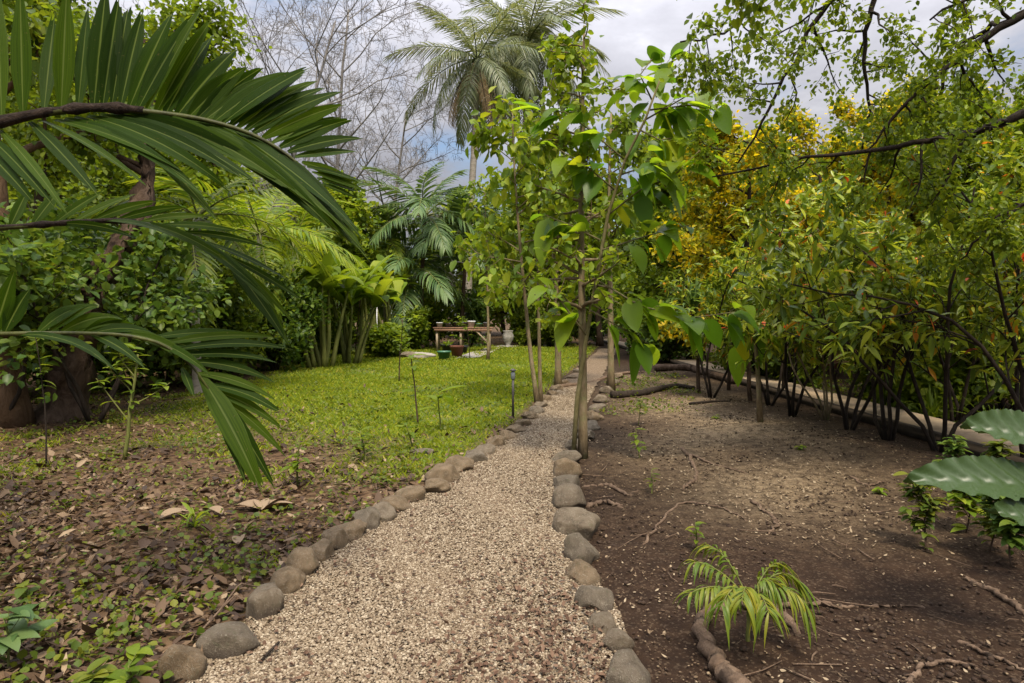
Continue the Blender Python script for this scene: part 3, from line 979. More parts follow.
def bush(name, label, cat, base, H, stems, per=12, leaf=0.1, wid=0.5, lm='mid', bark='bark_dark', spread=0.06, mode='small', r=0.02, splay=0.45, levels=((5, 0.45, 0.6), (4, 0.5, 0.6)), start=0.3,
         group=None, droop=0.2, up=0.25, out=0.7, wob=0.12):
    base = np.asarray(base, float)
    root = thing(name, label, cat, base, group)
    cur = []
    tm = MB()
    for k in range(stems):
        a = 6.28 * k / stems + R.uniform(-.4, .4)
        d = np.array([math.cos(a) * splay, math.sin(a) * splay, 1.0])
        b = base + np.array([math.cos(a), math.sin(a), 0]) * r * 1.5 - UP * 0.04
        s = limb(b, d, H * R.uniform(0.75, 1.0), r, r * 0.35, 9, wob, 0.04 + 0.35 * max(wob - 0.12, 0))
        tm.tube(*s, 6)
        cur.append(s)
    for li, (c, ratio, spr) in enumerate(levels):
        cur = ramify(cur, c, ratio, start if li == 0 else 0.15, spr, up, 0.15, 0.004, 4)
        for a, b in cur:
            tm.tube(a, b, 4, 0, False)
    tm.build('stem', M[bark], root)
    lb = MB()
    twig_leaves(lb, cur, per, leaf, spread, wid, droop, mode, 0, 0.1, out)
    lb.build('crown', M[lm], root)
    return root


# ---- palms
def frond_mesh(L, nl, ll, lw, arch, ldroop, mats, nseg=4, petiole=0.12, rr=0.02, vee=0.35, seed=0, kind='palm'):
    mb = MB()
    s = np.linspace(0, 1, 14)
    C = np.stack([np.zeros(14), L * s * (1 - 0.25 * arch * s ** 2), -arch * L * s ** 2.1], 1)
    C[:, 0] += R.normal(0, 0.03) * L * s ** 2
    mb.tube(C, np.linspace(rr, rr * 0.15, 14), 5, 1)
    T = nrm(np.gradient(C, axis=0))
    for side in (-1, 1):
        t = np.linspace(petiole, 0.99, nl) + R.normal(0, 0.004, nl)
        f = np.clip(t, 0, 0.999) * 13
        i = f.astype(int)
        u = (f - i)[:, None]
        P = C[i] * (1 - u) + C[np.minimum(i + 1, 13)] * u
        Tn = T[i]
        X = np.array([side, 0, 0.0])
        a = 0.55 + 0.9 * t[:, None] ** 2
        D = nrm(X * (1.15 - 0.55 * t[:, None]) + Tn * a * 0.8 + UP * (vee * (1 - t[:, None])) + R.normal(0, 0.07, (nl, 3)))
        ln = ll * np.sin(np.pi * (0.12 + 0.80 * t)) ** 0.7 * R.uniform(0.85, 1.1, nl)
        straps(mb, P, D, np.cross(Tn, X) * -side + R.normal(0, .1, (nl, 3)), ln, lw * R.uniform(0.8, 1.15, nl), ldroop * R.uniform(0.6, 1.4, nl), nseg, kind, 0.25, 0)
    o = mb.build('frond', mats)
    me = o.data
    bpy.data.objects.remove(o)
    return me


def palm(name, label, cat, base, H, r, fm, n, elev=(75, -30), lean=(0, 0), bark='palm_trunk', shaft=0.0, group=None, fs=1.0, az0=0.0, dead=None, ndead=0, wob=0.02):
    base = np.asarray(base, float)
    root = thing(name, label, cat, base, group)
    p, rad = limb(base - UP * 0.05, np.array([lean[0], lean[1], 1.0]), H, r, r * 0.75, 40, wob * 0.4, 0.02)
    rad = rad * (1 + 0.05 * (np.arange(len(rad)) % 2))
    rad[0] *= 1.5
    rad[1] *= 1.25
    tm = MB()
    tm.tube(p, rad, 10)
    tm.build('trunk', M[bark], root)
    top = p[-1]
    if shaft:
        sm = MB()
        q = np.array([top + UP * shaft * k / 5 for k in range(6)])
        sm.tube(q, [r * 0.78, r * 0.98, r * 0.95, r * 0.8, r * 0.6, r * 0.35], 10)
        sm.build('crownshaft', M['shaft'], root)
        top = top + UP * shaft * 0.9
    for k in range(n + ndead):
        if k < n:
            me = fm[k % len(fm)]
            u = k / max(n - 1, 1)
            el = elev[0] + (elev[1] - elev[0]) * u ** 0.9 + R.normal(0, 5)
        else:
            me = dead[k % len(dead)]
            el = R.uniform(-62, -35)
        az = az0 + k * 2.399963 + R.normal(0, .12)
        o = bpy.data.objects.new('frond', me)
        COL.objects.link(o)
        o.parent = root
        o.location = (top - base).tolist()
        o.rotation_mode = 'XYZ'
        o.rotation_euler = (math.radians(el), R.normal(0, 0.15), az)
        s_ = fs * R.uniform(0.9, 1.1)
        o.scale = (s_, s_, s_)
    return root


# --- far wood behind everything (one mass)
def woods():
    mb = MB()
    spots = []
    for k in range(34):
        x = -42 + k * 2.7 + R.uniform(-1, 1)
        spots.append((x, R.uniform(42, 52), R.uniform(6.5, 9.5) + (3.0 if abs(x) > 16 else 0)))
    for k in range(13):
        spots.append((R.uniform(17, 25), 4 + k * 3.0, R.uniform(6, 9)))
    for k in range(13):
        spots.append((R.uniform(-26, -18), 4 + k * 3.0, R.uniform(9, 13)))
    for x, y, h in spots:
        b = np.array([x, y, -0.1])
        p, rad = limb(b, [0, 0, 1], h, 0.2, 0.05, 8, 0.08, 0.05)
        mb.tube(p, rad, 5, 1)
        cur = ramify([(p, rad)], 11, 0.5, 0.08, 0.7, 0.12, 0.15, 0.02)
        for a, b_ in cur:
            mb.tube(a, b_, 3, 1, False)
        cur = ramify(cur, 7, 0.5, 0.2, 0.6, 0.1, 0.2, 0.01)
        twig_leaves(mb, cur, 38, 0.42, 0.45, 0.5, 0.25, 'small', 0, 0.0, 0.8)
    stuff(mb, 'distant_woods', [M['fresh'], M['bark_brown']], 'far belt of mixed green trees closing off the garden', 'woods')


woods()

# --- tall twin palms
tf = [frond_mesh(4.9, 62, 1.0, 0.055, a, 0.85, [M['tall_palm'], M['shaft']], 4, 0.1, 0.05, 0.25) for a in (0.5, 0.7, 0.6)]
df = [frond_mesh(4.2, 46, 0.75, 0.05, 0.3, 0.7, [M['dead_frond'], M['rachis_brown']], 3, 0.1, 0.05, 0.0) for _ in range(2)]
b1 = at(468, 345, 36)
b1[2] = 0
b2 = at(527, 345, 40)
b2[2] = 0
palm('tall_palm', 'tall feather palm with a green crownshaft, highest crown above the clearing', 'palm tree', b2, at(527, 68, 40)[2], 0.27, tf, 38, (82, -42), shaft=1.7, az0=0.4, fs=1.12)
palm('tall_palm', 'slightly lower feather palm with drooping browned fronds beside the green-shafted palm', 'palm tree', b1, at(468, 72, 36)[2], 0.22, tf, 24, (75, -50), shaft=0.9, az0=1.3, dead=df, ndead=7, fs=0.92)

# --- blue-green clumping palms at the back of the lawn
cf = [frond_mesh(3.3, 30, 0.95, 0.085, a, 0.6, [M['blue'], M['stem_green']], 4, 0.2, 0.035, 0.3) for a in (0.45, 0.7, 0.58)]
for (px, ytop, Y, nn, lab) in ((422, 215, 29, 16, 'blue-green clump palm with arching fronds, tallest at the back of the lawn'),
                               (462, 235, 30, 15, 'blue-green palm close against the pale tall palm trunk'),
                               (412, 275, 29, 13, 'low blue-green palm with dark drooping fronds between banana plants and potting bench'),
                               (395, 262, 31, 12, 'small feathery palm between banana plants and blue-green clump palm')):
    b = at(px, 340, Y)
    b[2] = 0
    h = at(px, ytop, Y)[2]
    palm('clump_palm', lab, 'palm tree', b, h, 0.10, cf, nn, (82, -10), bark='bark_brown', group='palms at the back of the lawn', az0=R.uniform(0, 6))

# --- bare grey tree
for px, Y, H, lab in ((330, 33, 17, 'leafless grey tree with fine bare branches against the sky, tallest bare one'), (268, 30, 16, 'leafless grey tree behind the tips of the near palm fronds'), (388, 38, 14, 'thin leafless tree nearest the tall palms, lower than its neighbours')):
    b = at(px, 345, Y)
    b[2] = 0
    tree('bare_tree', lab, 'tree', b, H, 0.17, 0.22, ((16, 0.55, 0.7), (9, 0.5, 0.6), (7, 0.5, 0.5), (4, 0.5, 0.5)), bark='bark_grey', leafless=True, twigr=0.009, up=0.25, wob=0.05, group='bare trees behind the lawn')

# --- trees behind the lawn, sides
G1 = 'trees around the clearing'
BT = [  # px, Y, ytop, radius, leafmat, leaf size, label
    (20, 17, -70, 0.2, 'fresh', 0.13, 'tall fresh-green tree above the dark hedge at the picture edge'),
    (135, 19, -60, 0.2, 'fresh', 0.14, 'tall light-leaved tree behind the big palm fronds'),
    (250, 22, 120, 0.16, 'fresh', 0.2, 'fresh-green tree between the dark hedge and the bare tree'),
    (330, 27, 170, 0.14, 'yg', 0.22, 'yellow-green tree in front of the bare tree trunk'),
    (600, 31, 170, 0.16, 'yg', 0.25, 'yellow-green tree at the far end of the path'),
    (560, 34, 190, 0.16, 'mid', 0.26, 'mid-green tree behind the tall palm trunks'),
    (655, 27, 150, 0.16, 'mid', 0.22, 'dense green tree where the path bends out of sight'),
    (700, 22, 120, 0.17, 'fresh', 0.2, 'fresh-green tree beside the yellow tree'),
    (515, 36, 215, 0.16, 'yg', 0.26, 'pale yellow-green tree seen between the tall palm trunks'),
    (355, 34, 200, 0.14, 'fresh', 0.26, 'light-green tree behind the banana plants'),
]
for px, Y, yt, r, lmn, ls, lab in BT:
    b = at(px, 345, Y)
    b[2] = gz(b[0], b[1])
    H = at(px, yt, Y)[2]
    tree('broadleaf_tree', lab, 'tree', b, H * 0.92, r, 0.14, ((13, 0.42, 0.7), (7, 0.5, 0.6), (4, 0.5, 0.6)), 30 if ls > .15 else 60, ls, 0.42, 0.22, lmn, 'bark_brown', group=G1, up=0.15, twigr=0.008)

YT = [(735, 16, 112, 'yellow', 'yellow-leaved tree with orange crown tips beyond the concrete walkway'), (805, 17, 104, 'yellow', 'second yellow-leaved tree, broader, behind the shrub row'),
      (885, 15, 100, 'yellow', 'golden tree beyond the walkway behind the overhanging branches'), (960, 13, 84, 'yg', 'tall lime-green tree near the picture edge beyond the walkway'),
      (850, 21, 100, 'yellow', 'yellow tree farther back between the golden and yellow-leaved trees'), (1060, 12, 40, 'yg', 'tallest lime-green tree beyond the walkway at the picture edge'),
      (930, 18, 88, 'yellow', 'yellow tree behind the tall lime-green trees'), (690, 20, 150, 'yg', 'lime-green tree beside the first yellow-leaved tree'), (1010, 17, 70, 'yellow', 'golden tree set back behind the tallest lime-green ones at the picture edge')]
for px, Y, yt, lmn, lab in YT:
    b = at(px, 345, Y)
    b[2] = 0
    H = at(px, yt, Y)[2]
    tree('broadleaf_tree', lab, 'tree', b, H * 0.9, 0.11, 0.2, ((13, 0.44, 0.7), (7, 0.5, 0.6), (4, 0.5, 0.6)), 30, 0.13, 0.42, 0.13, lmn, 'bark_dark', group=G1, up=0.15, twigr=0.006)

# --- dark hedge shrubs at the lawn's far-left margin
G2 = 'hedge shrubs beside the lawn'
HS = [(-30, 10.5, 3.6, 'glossy dark hedge shrub at the picture edge behind the leaning trunk'), (45, 12.5, 3.9, 'glossy dark hedge shrub just behind the leaning trunk'), (110, 13, 3.6, 'dark hedge shrub above the pale gap under the hedge'),
      (165, 14, 3.4, 'dark hedge shrub around the thin palm trunk'), (225, 15, 3.0, 'dark leafy hedge shrub beside the thin palm trunk'), (275, 16.5, 2.6, 'rounded dark shrub at the lawn corner'),
      (303, 20, 2.6, 'rounded dark-green shrub beside the clump of yellow-green stems'), (200, 18, 4.0, 'taller green shrub behind the hedge'), (92, 8.9, 2.9, 'leggy dark shrub in front of the leaning trunk'), (-5, 8.6, 3.2, 'leggy dark shrub before the rust-brown trunk')]
for k, (px, Y, H, lab) in enumerate(HS):
    b = at(px, 345, Y)
    b[2] = gz(b[0], b[1])
    bush('hedge_shrub', lab, 'shrub', b, H, 7 if k < 8 else 4, 24 if k < 8 else 16, 0.13, 0.42, 'dark' if k in (0, 2, 5, 8) else 'mid', 'bark_dark', 0.14, r=0.03, splay=0.4, start=0.06 if k < 8 else 0.42, levels=((9, 0.42, 0.7), (6, 0.5, 0.6)), group=G2)

# low green bushes behind the lawn and at the path's far end
G3 = 'low bushes behind the lawn'
for k, (px, Y, H, lmn, lab) in enumerate([(330, 24, 1.6, 'mid', 'low green bush at the foot of the yellow-green stems'), (405, 27, 1.7, 'fresh', 'low fresh-green bush beside the white post'),
                                          (425, 31, 2.4, 'yg', 'yellow-green bush behind the potting bench, nearer its lawn end'), (470, 31, 2.6, 'dark', 'dark bush right behind the potting bench'),
                                          (530, 32, 2.2, 'fresh', 'fresh-green bush beside the white urn'), (552, 30, 2.6, 'mid', 'mid-green bush behind the twin thin trunks'),
                                          (585, 33, 2.6, 'dark', 'dark bush behind the slender tan trunk'), (640, 24, 2.2, 'dark', 'dark bush where the path ends'),
                                          (668, 20, 2.0, 'dark', 'dark bush behind the hanging broad leaves'), (385, 23, 1.1, 'fresh', 'small fresh-green bush on the lawn before the white post'),
                                          (600, 38, 3.5, 'fresh', 'bright bush beyond the end of the path')]):
    b = at(px, 345, Y)
    b[2] = gz(b[0], b[1])
    bush('bush', lab, 'bush', b, H, 6, 22, 0.17, 0.42, lmn, 'bark_dark', 0.13, r=0.025, splay=0.5, start=0.05, levels=((7, 0.45, 0.7), (5, 0.5, 0.6)), group=G3)

# dark bushes beyond the walkway
G4 = 'bushes beyond the walkway'
for k, (px, Y, H, lmn, lab) in enumerate([(700, 16, 2.4, 'mid', 'dark bush beyond the walkway behind the first croton trunk'), (750, 14, 2.0, 'mid', 'dark bush beyond the walkway below the spiky plants'),
                                          (940, 10.5, 2.8, 'mid', 'dark bush beyond the walkway behind the two near croton trunks'), (1010, 9.5, 2.8, 'mid', 'dark bush beyond the walkway at the picture edge'),
                                          (800, 17, 2.6, 'mid', 'green bush beyond the walkway in front of the pale wall end'), (975, 12, 3.4, 'croton', 'tall reddish-leaved bush beyond the walkway'),
                                          (895, 11.5, 0.9, 'fresh', 'low bright bush beside the walkway under the pale wall'), (930, 9.8, 0.7, 'fresh', 'low bright ferny bush nearest the camera beyond the walkway')]):
    b = at(px, 345, Y)
    b[2] = 0
    b[0] = max(b[0], 6.2)
    bush('bush', lab, 'bush', b, H, 7, 24, 0.13, 0.4, lmn, 'bark_dark', 0.1, r=0.022, splay=0.55, start=0.05, levels=((7, 0.45, 0.7), (5, 0.5, 0.6)), group=G4)

# garden wall seen through the shrubs
root = thing('garden_wall', 'pale pinkish plastered wall with red base seen through the shrubs', 'wall', (9.4, 18.3, 0))
mb = MB()
mb.box((9.4, 18.3, 1.55), (6.4, 0.2, 1.9))
mb.build('wall', M['plaster'], root, False)
mb = MB()
mb.box((9.4, 18.3, 0.3), (6.5, 0.3, 0.6))
mb.build('plinth', M['redbrick'], root, False)
mb = MB()
mb.box((9.4, 18.3, 2.55), (6.6, 0.34, 0.1))
mb.build('coping', M['redbrick'], root, False)

# --- croton shrub row
G5 = 'croton shrubs lining the walkway'
CR = [  # base px, py, height, stems, label
    (711, 396, 2.6, 2, 'croton shrub on a thick dark double trunk, farthest of the row'),
    (792, 417, 2.5, 3, 'croton shrub with leaning dark stems beside the spiky green plants'),
    (826, 421, 2.4, 5, 'croton shrub on a bundle of pale slender stems'),
    (849, 432, 2.4, 3, 'croton shrub forking low into slim dark stems, next to the pale-stemmed one'),
    (888, 443, 2.5, 3, 'croton shrub on a dark trunk leaning over the walkway kerb'),
    (939, 452, 2.8, 3, 'croton shrub with upright black stem before the walkway, nearest of the row'),
    (955, 427, 2.9, 2, 'croton shrub standing on the far side of the walkway'),
    (1030, 470, 2.9, 3, 'croton shrub at the picture edge above the big ribbed leaves'),
    (770, 402, 2.3, 3, 'small croton shrub behind the pale thin sapling'),
]
for k, (px, py, H, st, lab) in enumerate(CR):
    b = gp(px, py)
    bush('croton_shrub', lab, 'shrub', b, H * 1.22, st + (st < 4), 15, 0.17, 0.3, 'croton', 'bark_tan' if k == 2 else 'bark_dark', 0.03, 'lance', 0.024 if st < 4 else 0.016, 0.38,
         ((7, 0.45, 0.62), (5, 0.48, 0.55)), 0.24, G5, 0.12, 0.32, 0.75, 0.15)


# spiky strap plants
def spiky(label, base, H, n, L, w, lmn='fresh', group=None, name='spiky_plant'):
    base = np.asarray(base, float)
    root = thing(name, label, 'plant', base, group)
    if H > 0.2:
        tm = MB()
        p, rad = limb(base - UP * .05, [R.normal(0, .06), R.normal(0, .06), 1], H, 0.04, 0.03, 8, 0.05)
        tm.tube(p, rad, 7)
        tm.build('stem', M['bark_brown'], root)
        top = p[-1]
    else:
        top = base
    a = R.uniform(0, 6.28, n)
    e = np.radians(R.uniform(15, 85, n))
    D = np.stack([np.cos(a) * np.cos(e), np.sin(a) * np.cos(e), np.sin(e)], 1)
    lb = MB()
    straps(lb, top + R.normal(0, 0.05, (n, 3)) - UP * R.uniform(0, 0.25, (n, 1)) * (H > .2), D, UP + R.normal(0, .1, (n, 3)), L * R.uniform(0.7, 1.1, n), w, R.uniform(0.1, 0.55, n), 6, 'lance', 0.3)
    lb.build('leaf_tuft', M[lmn], root)
    return root


for (px, py, Y, lmn, L, lab) in ((752, 290, 11.5, 'fresh', 1.35, 'large spiky strap-leaved plant rising behind the croton row'), (730, 285, 13, 'fresh', 1.1, 'spiky strap-leaved plant half hidden at the edge of the yellow tree'),
                                 (785, 295, 12.0, 'blue', 1.0, 'bluish spiky plant with arching grey-green leaves'), (700, 300, 12.5, 'blue', 0.9, 'grey-green spiky plant near the farthest croton trunk')):
    p = at(px, py, Y)
    spiky(lab, (p[0], p[1], 0), p[2], 80, L, 0.06, lmn, 'spiky plants behind the croton row')

# strap-leaf ground plants beyond walkway
for (px, Y, lab) in ((870, 10.5, 'arching grassy plant beside the walkway, farther one'), (905, 9.2, 'arching grassy plant beside the walkway between two croton stems'), (985, 8.0, 'arching grassy plant beside the walkway nearest the camera')):
    b = at(px, 345, Y)
    spiky(lab, (max(b[0], 6.05), b[1], 0), 0, 60, 0.6, 0.03, 'fresh', 'grassy plants beside the walkway', 'grassy_plant')

# --- slender trees by the path
b = gp(583, 457)
tree('slender_tree', 'slender tan-barked tree beside the path with many short bare twigs', 'tree', b, 4.55, 0.052, 0.32, ((38, 0.17, 0.85), (4, 0.5, 0.6)), 9, 0.10, 0.42, 0.05, 'yg', 'bark_tan', flare=1.15, wob=0.008, up=0.1, droop=0.5, twigr=0.005, sides=10)
G6 = 'thin trees along the lawn edge of the path'
for (px, py, H, r, lean, lm_, per, lab) in ((538, 406, 4.9, 0.05, (-0.13, 0.0), 'yg', 9, 'thin tree leaning over the lawn, one of a close pair at the path edge'), (541, 404, 4.5, 0.045, (-0.06, 0.05), 'yg', 9, 'upright partner of the leaning thin tree at the path edge'),
                                            (558, 388, 5.2, 0.09, (-0.0, 0.02), 'fresh', 16, 'straight thin tree with a dark swollen foot on the lawn side'),
                                            (611, 390, 5.6, 0.09, (0.0, 0.02), 'fresh', 18, 'straight thin tree with flared foot on the bare soil side of path'),
                                            (488, 362, 5.5, 0.06, (0.0, 0.0), 'yg', 14, 'thin pale tree standing on the lawn near the potting bench')):
    b = gp(px, py)
    tree('thin_tree', lab, 'tree', b, H, r * 0.8, 0.36, ((17, 0.24, 0.75), (4, 0.55, 0.6)), per, 0.19 if py > 400 else 0.18, 0.34, 0.10, lm_, 'bark_tan', lean=lean, wob=0.02, up=0.15, droop=0.7, group=G6, flare=1.4)


# --- broad-leaved sapling (large leaves near the camera)
def big_leaf_cluster(mb, tm, ends, per, L):
    P, D = [], []
    for p, T in ends:
        for k in range(per):
            d = rnd_dir(1)[0] * 0.9 + T * 0.6 - UP * 0.35
            q = p - T * R.uniform(0, 0.35) + R.normal(0, 0.02, 3)
            e = q + nrm(d) * R.uniform(0.02, 0.06)
            tm.tube([q, (q + e) / 2, e], 0.003, 3, 0, False)
            P.append(e)
            D.append(nrm(d))
    P, D = np.array(P), np.array(D)
    L_ = L * R.uniform(0.65, 1.2, len(P))
    straps(mb, P, D, UP + R.normal(0, 0.35, P.shape), L_, L_ * R.uniform(0.5, 0.68, len(P)), R.uniform(0.15, 0.75, len(P)), 8, 'ovate', 0.28, 0, 0.03)


b = gp(573, 458)
root = thing('broadleaf_sapling', 'curving sapling with large hanging glossy leaves beside the slender tan tree', 'tree', b)
tm, lb = MB(), MB()
Yb = b[1]
main = np.array([b - UP * .05, at(577, 400, Yb), at(586, 340, Yb - .05), at(596, 280, Yb - .1), at(608, 215, Yb - .2), at(625, 160, Yb - .35), at(645, 120, Yb - .5), at(660, 80, Yb - .6)])
tm.tube(main, np.linspace(0.028, 0.009, 8), 7)
ends = []
for pts in ([(597, 280), (640, 306), (690, 318), (735, 312)], [(650, 110), (690, 105), (725, 112)], [(652, 100), (640, 75), (655, 55)], [(640, 130), (660, 140), (690, 135)], [(620, 175), (650, 165), (668, 190)], [(600, 240), (570, 225), (545, 215)], [(625, 160), (590, 130), (565, 112), (535, 112)], [(645, 120), (680, 100), (705, 85)], [(660, 80), (672, 62), (690, 50)],
            [(608, 215), (640, 190), (675, 175), (700, 150)], [(615, 190), (585, 165), (560, 150)], [(590, 310), (625, 330), (650, 345)], [(602, 250), (650, 235), (690, 225)], [(586, 335), (560, 300), (548, 285)]):
    dY = R.uniform(-0.5, 0.3)
    q = np.array([at(x, y, Yb - .2 + dY * i / 3) for i, (x, y) in enumerate(pts)])
    tm.tube(q, np.linspace(0.010, 0.004, len(q)), 5)
    for i in range(1, len(q)):
        ends.append((q[i], nrm(q[i] - q[i - 1])))
        if i > 1:
            ends.append(((q[i] + q[i - 1]) / 2, nrm(q[i] - q[i - 1])))
big_leaf_cluster(lb, tm, ends, 4, 0.30)
tm.build('trunk', M['twig'], root)
lb.build('crown', M['big'], root)

# pale thin sapling with big leaves among crotons
b = gp(760, 423)
root = thing('broadleaf_sapling', 'pale thin sapling with a few very large drooping leaves before the croton row', 'tree', b)
tm, lb, tm2 = MB(), MB(), MB()
q = np.array([b - UP * .05, at(759, 395, b[1]), at(757, 360, b[1]), at(753, 325, b[1])])
tm.tube(q, [0.05, 0.034, 0.03, 0.02], 7)
ends = [(q[-1], nrm(np.array([.3, 0, .6]))), (q[-1], nrm(np.array([-.6, 0, .4]))), (q[-1] - UP * .1, nrm(np.array([.3, -.5, .2])))]
big_leaf_cluster(lb, tm, ends, 4, 0.42)
tm.build('trunk', M['bark_tan'], root)
lb.build('crown', M['big'], root)

# --- leaning rough trunk and thick trunk at far left
b = gp(62, 418)
root = thing('leaning_tree', 'thick rough brown trunk leaning over the hedge', 'tree', b)
tm = MB()
q = [b - UP * .1, at(70, 370, b[1]), at(84, 320, b[1] + .1), at(105, 270, b[1] + .2), at(135, 228, b[1] + .3), at(148, 180, b[1] + .6), at(150, 120, b[1] + .9), at(146, 40, b[1] + 1.2)]
rr = np.array([0.36, 0.27, 0.21, 0.18, 0.19, 0.10, 0.07, 0.04])
qi = np.array([[np.interp(s_, np.arange(8), [v[c] for v in q]) for c in range(3)] for s_ in np.linspace(0, 7, 40)])
tm.tube(qi, np.interp(np.linspace(0, 7, 40), np.arange(8), rr) * (1 + 0.14 * R.normal(size=40)), 18)
tm.V[-1] += R.normal(0, 0.03, tm.V[-1].shape)
cur = ramify([(qi[24:], np.linspace(.1, .05, 16))], 8, 0.7, 0.2, 0.7, 0.2, 0.15, 0.01)
for a_, b_ in cur:
    tm.tube(a_, b_, 5, 0, False)
cur = ramify(cur, 6, 0.5, 0.2, 0.6, 0.1, 0.15, 0.006)
for a_, b_ in cur:
    tm.tube(a_, b_, 3, 0, False)
tm.build('trunk', M['bark_brown'], root)
lb = MB()
twig_leaves(lb, cur, 90, 0.11, 0.2, 0.4, 0.3)
lb.build('crown', M['fresh'], root)
b = gp(12, 424)
tree('broadleaf_tree', 'upright rust-brown trunk at the picture edge beside the leaning trunk', 'tree', b, 7, 0.19, 0.5, ((8, 0.45, 0.6), (6, 0.5, 0.6), (4, 0.5, 0.6)), 14, 0.15, 0.42, 0.1, 'mid', 'bark_rust', sides=12, wob=0.03, group=G1, flare=1.5)

# slim palm in the hedge
hf = [frond_mesh(2.2, 34, 0.55, 0.045, a, 0.45, [M['mid'], M['stem_green']], 4, 0.15, 0.02, 0.35) for a in (0.5, 0.75)]
b = at(196, 345, 12.2)
b[2] = 0
palm('slim_palm', 'slim feather palm with a thin pale trunk rising through the hedge', 'palm tree', b, at(200, 215, 12.2)[2], 0.085, hf, 14, (70, -25), az0=0.9)

# light feathery palms in front of the back trees
lf_ = [frond_mesh(2.6, 30, 0.7, 0.06, a, 0.5, [M['yg'], M['stem_green']], 4, 0.15, 0.025, 0.35) for a in (0.5, 0.7)]
for px, yt, Y, lab in ((252, 232, 17, 'light-green feathery palm behind the hedge beside the banana plants'), (292, 250, 21, 'light-green feathery palm at the hedge end'), (385, 240, 30, 'light-green feathery palm behind the white post'),
                       (545, 240, 30, 'light-green feathery palm between the thin lawn-edge trees'), (640, 250, 27, 'light-green feathery palm where the path ends')):
    b = at(px, 345, Y)
    b[2] = 0
    palm('feathery_palm', lab, 'palm tree', b, at(px, yt, Y)[2], 0.07, lf_, 13, (75, -15), az0=R.uniform(0, 6), group='light-green palms around the lawn')

# --- banana plants and yellow-green stems at back
def banana(label, base, H, n, L, W, lmn='yg', group=None):
    base = np.asarray(base, float)
    root = thing('banana_plant', label, 'plant', base, group)
    tm, lb = MB(), MB()
    for k in range(n):
        a = R.uniform(0, 6.28)
        b0 = base + np.array([math.cos(a), math.sin(a), 0]) * R.uniform(0, 0.4)
        p, rad = limb(b0 - UP * .05, [math.cos(a) * .18, math.sin(a) * .18, 1], H * R.uniform(0.5, 0.72), 0.075, 0.03, 7, 0.04)
        tm.tube(p, rad, 7)
        m_ = 5
        az = R.uniform(0, 6.28, m_)
        e = np.radians(R.uniform(30, 75, m_))
        D = np.stack([np.cos(az) * np.cos(e), np.sin(az) * np.cos(e), np.sin(e)], 1)
        straps(lb, np.repeat(p[-1][None], m_, 0), D, UP + 0 * D, L * R.uniform(0.8, 1.1, m_), W, R.uniform(0.15, 0.7, m_), 9, 'paddle', 0.3, 0, 0.08)
    tm.build('stem', M['stem_green'], root)
    lb.build('leaf_crown', M[lmn], root)


G7 = 'banana plants behind the lawn'
for px, Y, H, n, lmn, lab in ((348, 20, 3.6, 9, 'yg', 'banana plant clump with yellow-green stems at the lawn corner'), (372, 24, 4.2, 8, 'yg', 'banana plant beside the white post'),
                              (322, 18, 3.3, 8, 'fresh', 'banana plant nearest the dark hedge'), (392, 27, 4.6, 7, 'yg', 'banana plant before the blue-green palms')):
    b = at(px, 345, Y)
    b[2] = gz(b[0], b[1])
    banana(lab, b, H, n, 1.7, 0.42, lmn, G7)


# --- overhanging tree with leafy boughs
def polyline(pp, n=24):
    pp = np.array(pp)
    s_ = np.linspace(0, len(pp) - 1, n)
    return np.array([[np.interp(v, np.arange(len(pp)), pp[:, c]) for c in range(3)] for v in s_])


base = np.array([6.3, 3.6, 0])
root = thing('overhanging_tree', 'tree whose dark boughs and fine light-green leaves hang into the sky corner', 'tree', base)
tm, lb = MB(), MB()
p, rad = limb(base - UP * .05, [-0.05, 0.0, 1], 5.2, 0.17, 0.1, 10, 0.03)
rad[0] *= 1.4
tm.tube(p, rad, 10)
fork = p[-1]
f2 = p[6]
boughs = [
    [fork, at(1150, -40, 5.2), at(1024, 12, 5.3), at(960, 55, 5.4), at(905, 105, 5.5), at(868, 150, 5.6)],
    [f2, at(1150, 80, 5.0), at(1024, 112, 5.2), at(985, 130, 5.3), at(930, 140, 5.4), at(870, 151, 5.5), at(790, 160, 5.7), at(712, 177, 5.9)],
    [fork, at(1100, -260, 5.0), at(960, -150, 5.0), at(826, 2, 5.2), at(800, 50, 5.3), at(768, 110, 5.4), at(738, 163, 5.5)],
    [fork, at(1080, -240, 5.5), at(920, -120, 5.6), at(873, 0, 5.8), at(862, 50, 5.9), at(870, 100, 6.0), at(862, 150, 6.1)],
    [at(1040, -190, 5.2), at(900, -110, 5.2), at(800, -30, 5.2), at(730, 30, 5.2), at(680, 42, 5.3)],
    [at(1024, 12, 5.3), at(985, 30, 5.6), at(945, 60, 5.9), at(940, 130, 6.1), at(944, 190, 6.2)],
    [fork, at(1200, -200, 4.2), at(1020, -160, 3.6), at(880, -90, 3.2), at(760, -100, 3.0)],
    [fork, at(1300, -300, 4.4), at(1100, -120, 4.6), at(1000, -20, 4.6), at(930, 20, 4.6)],
    [f2, at(1160, 170, 4.8), at(1060, 190, 5.0), at(1000, 215, 5.2), at(960, 260, 5.4)],
]
cur = []
for k, bb in enumerate(boughs):
    q = polyline(bb)
    q[2:-1] += R.normal(0, 0.012, q[2:-1].shape)
    r0 = [0.05, 0.05, 0.035, 0.04, 0.02, 0.025, 0.05, 0.04, 0.03][k]
    rd = np.linspace(r0, 0.007, 24)
    tm.tube(q, rd, 6)
    cur.append((q[8:], rd[8:]))
sub = ramify(cur, 12, 0.34, 0.0, 0.75, -0.05, 0.2, 0.004, 6, -0.02)
for a_, b_ in sub:
    tm.tube(a_, b_, 4, 0, False)
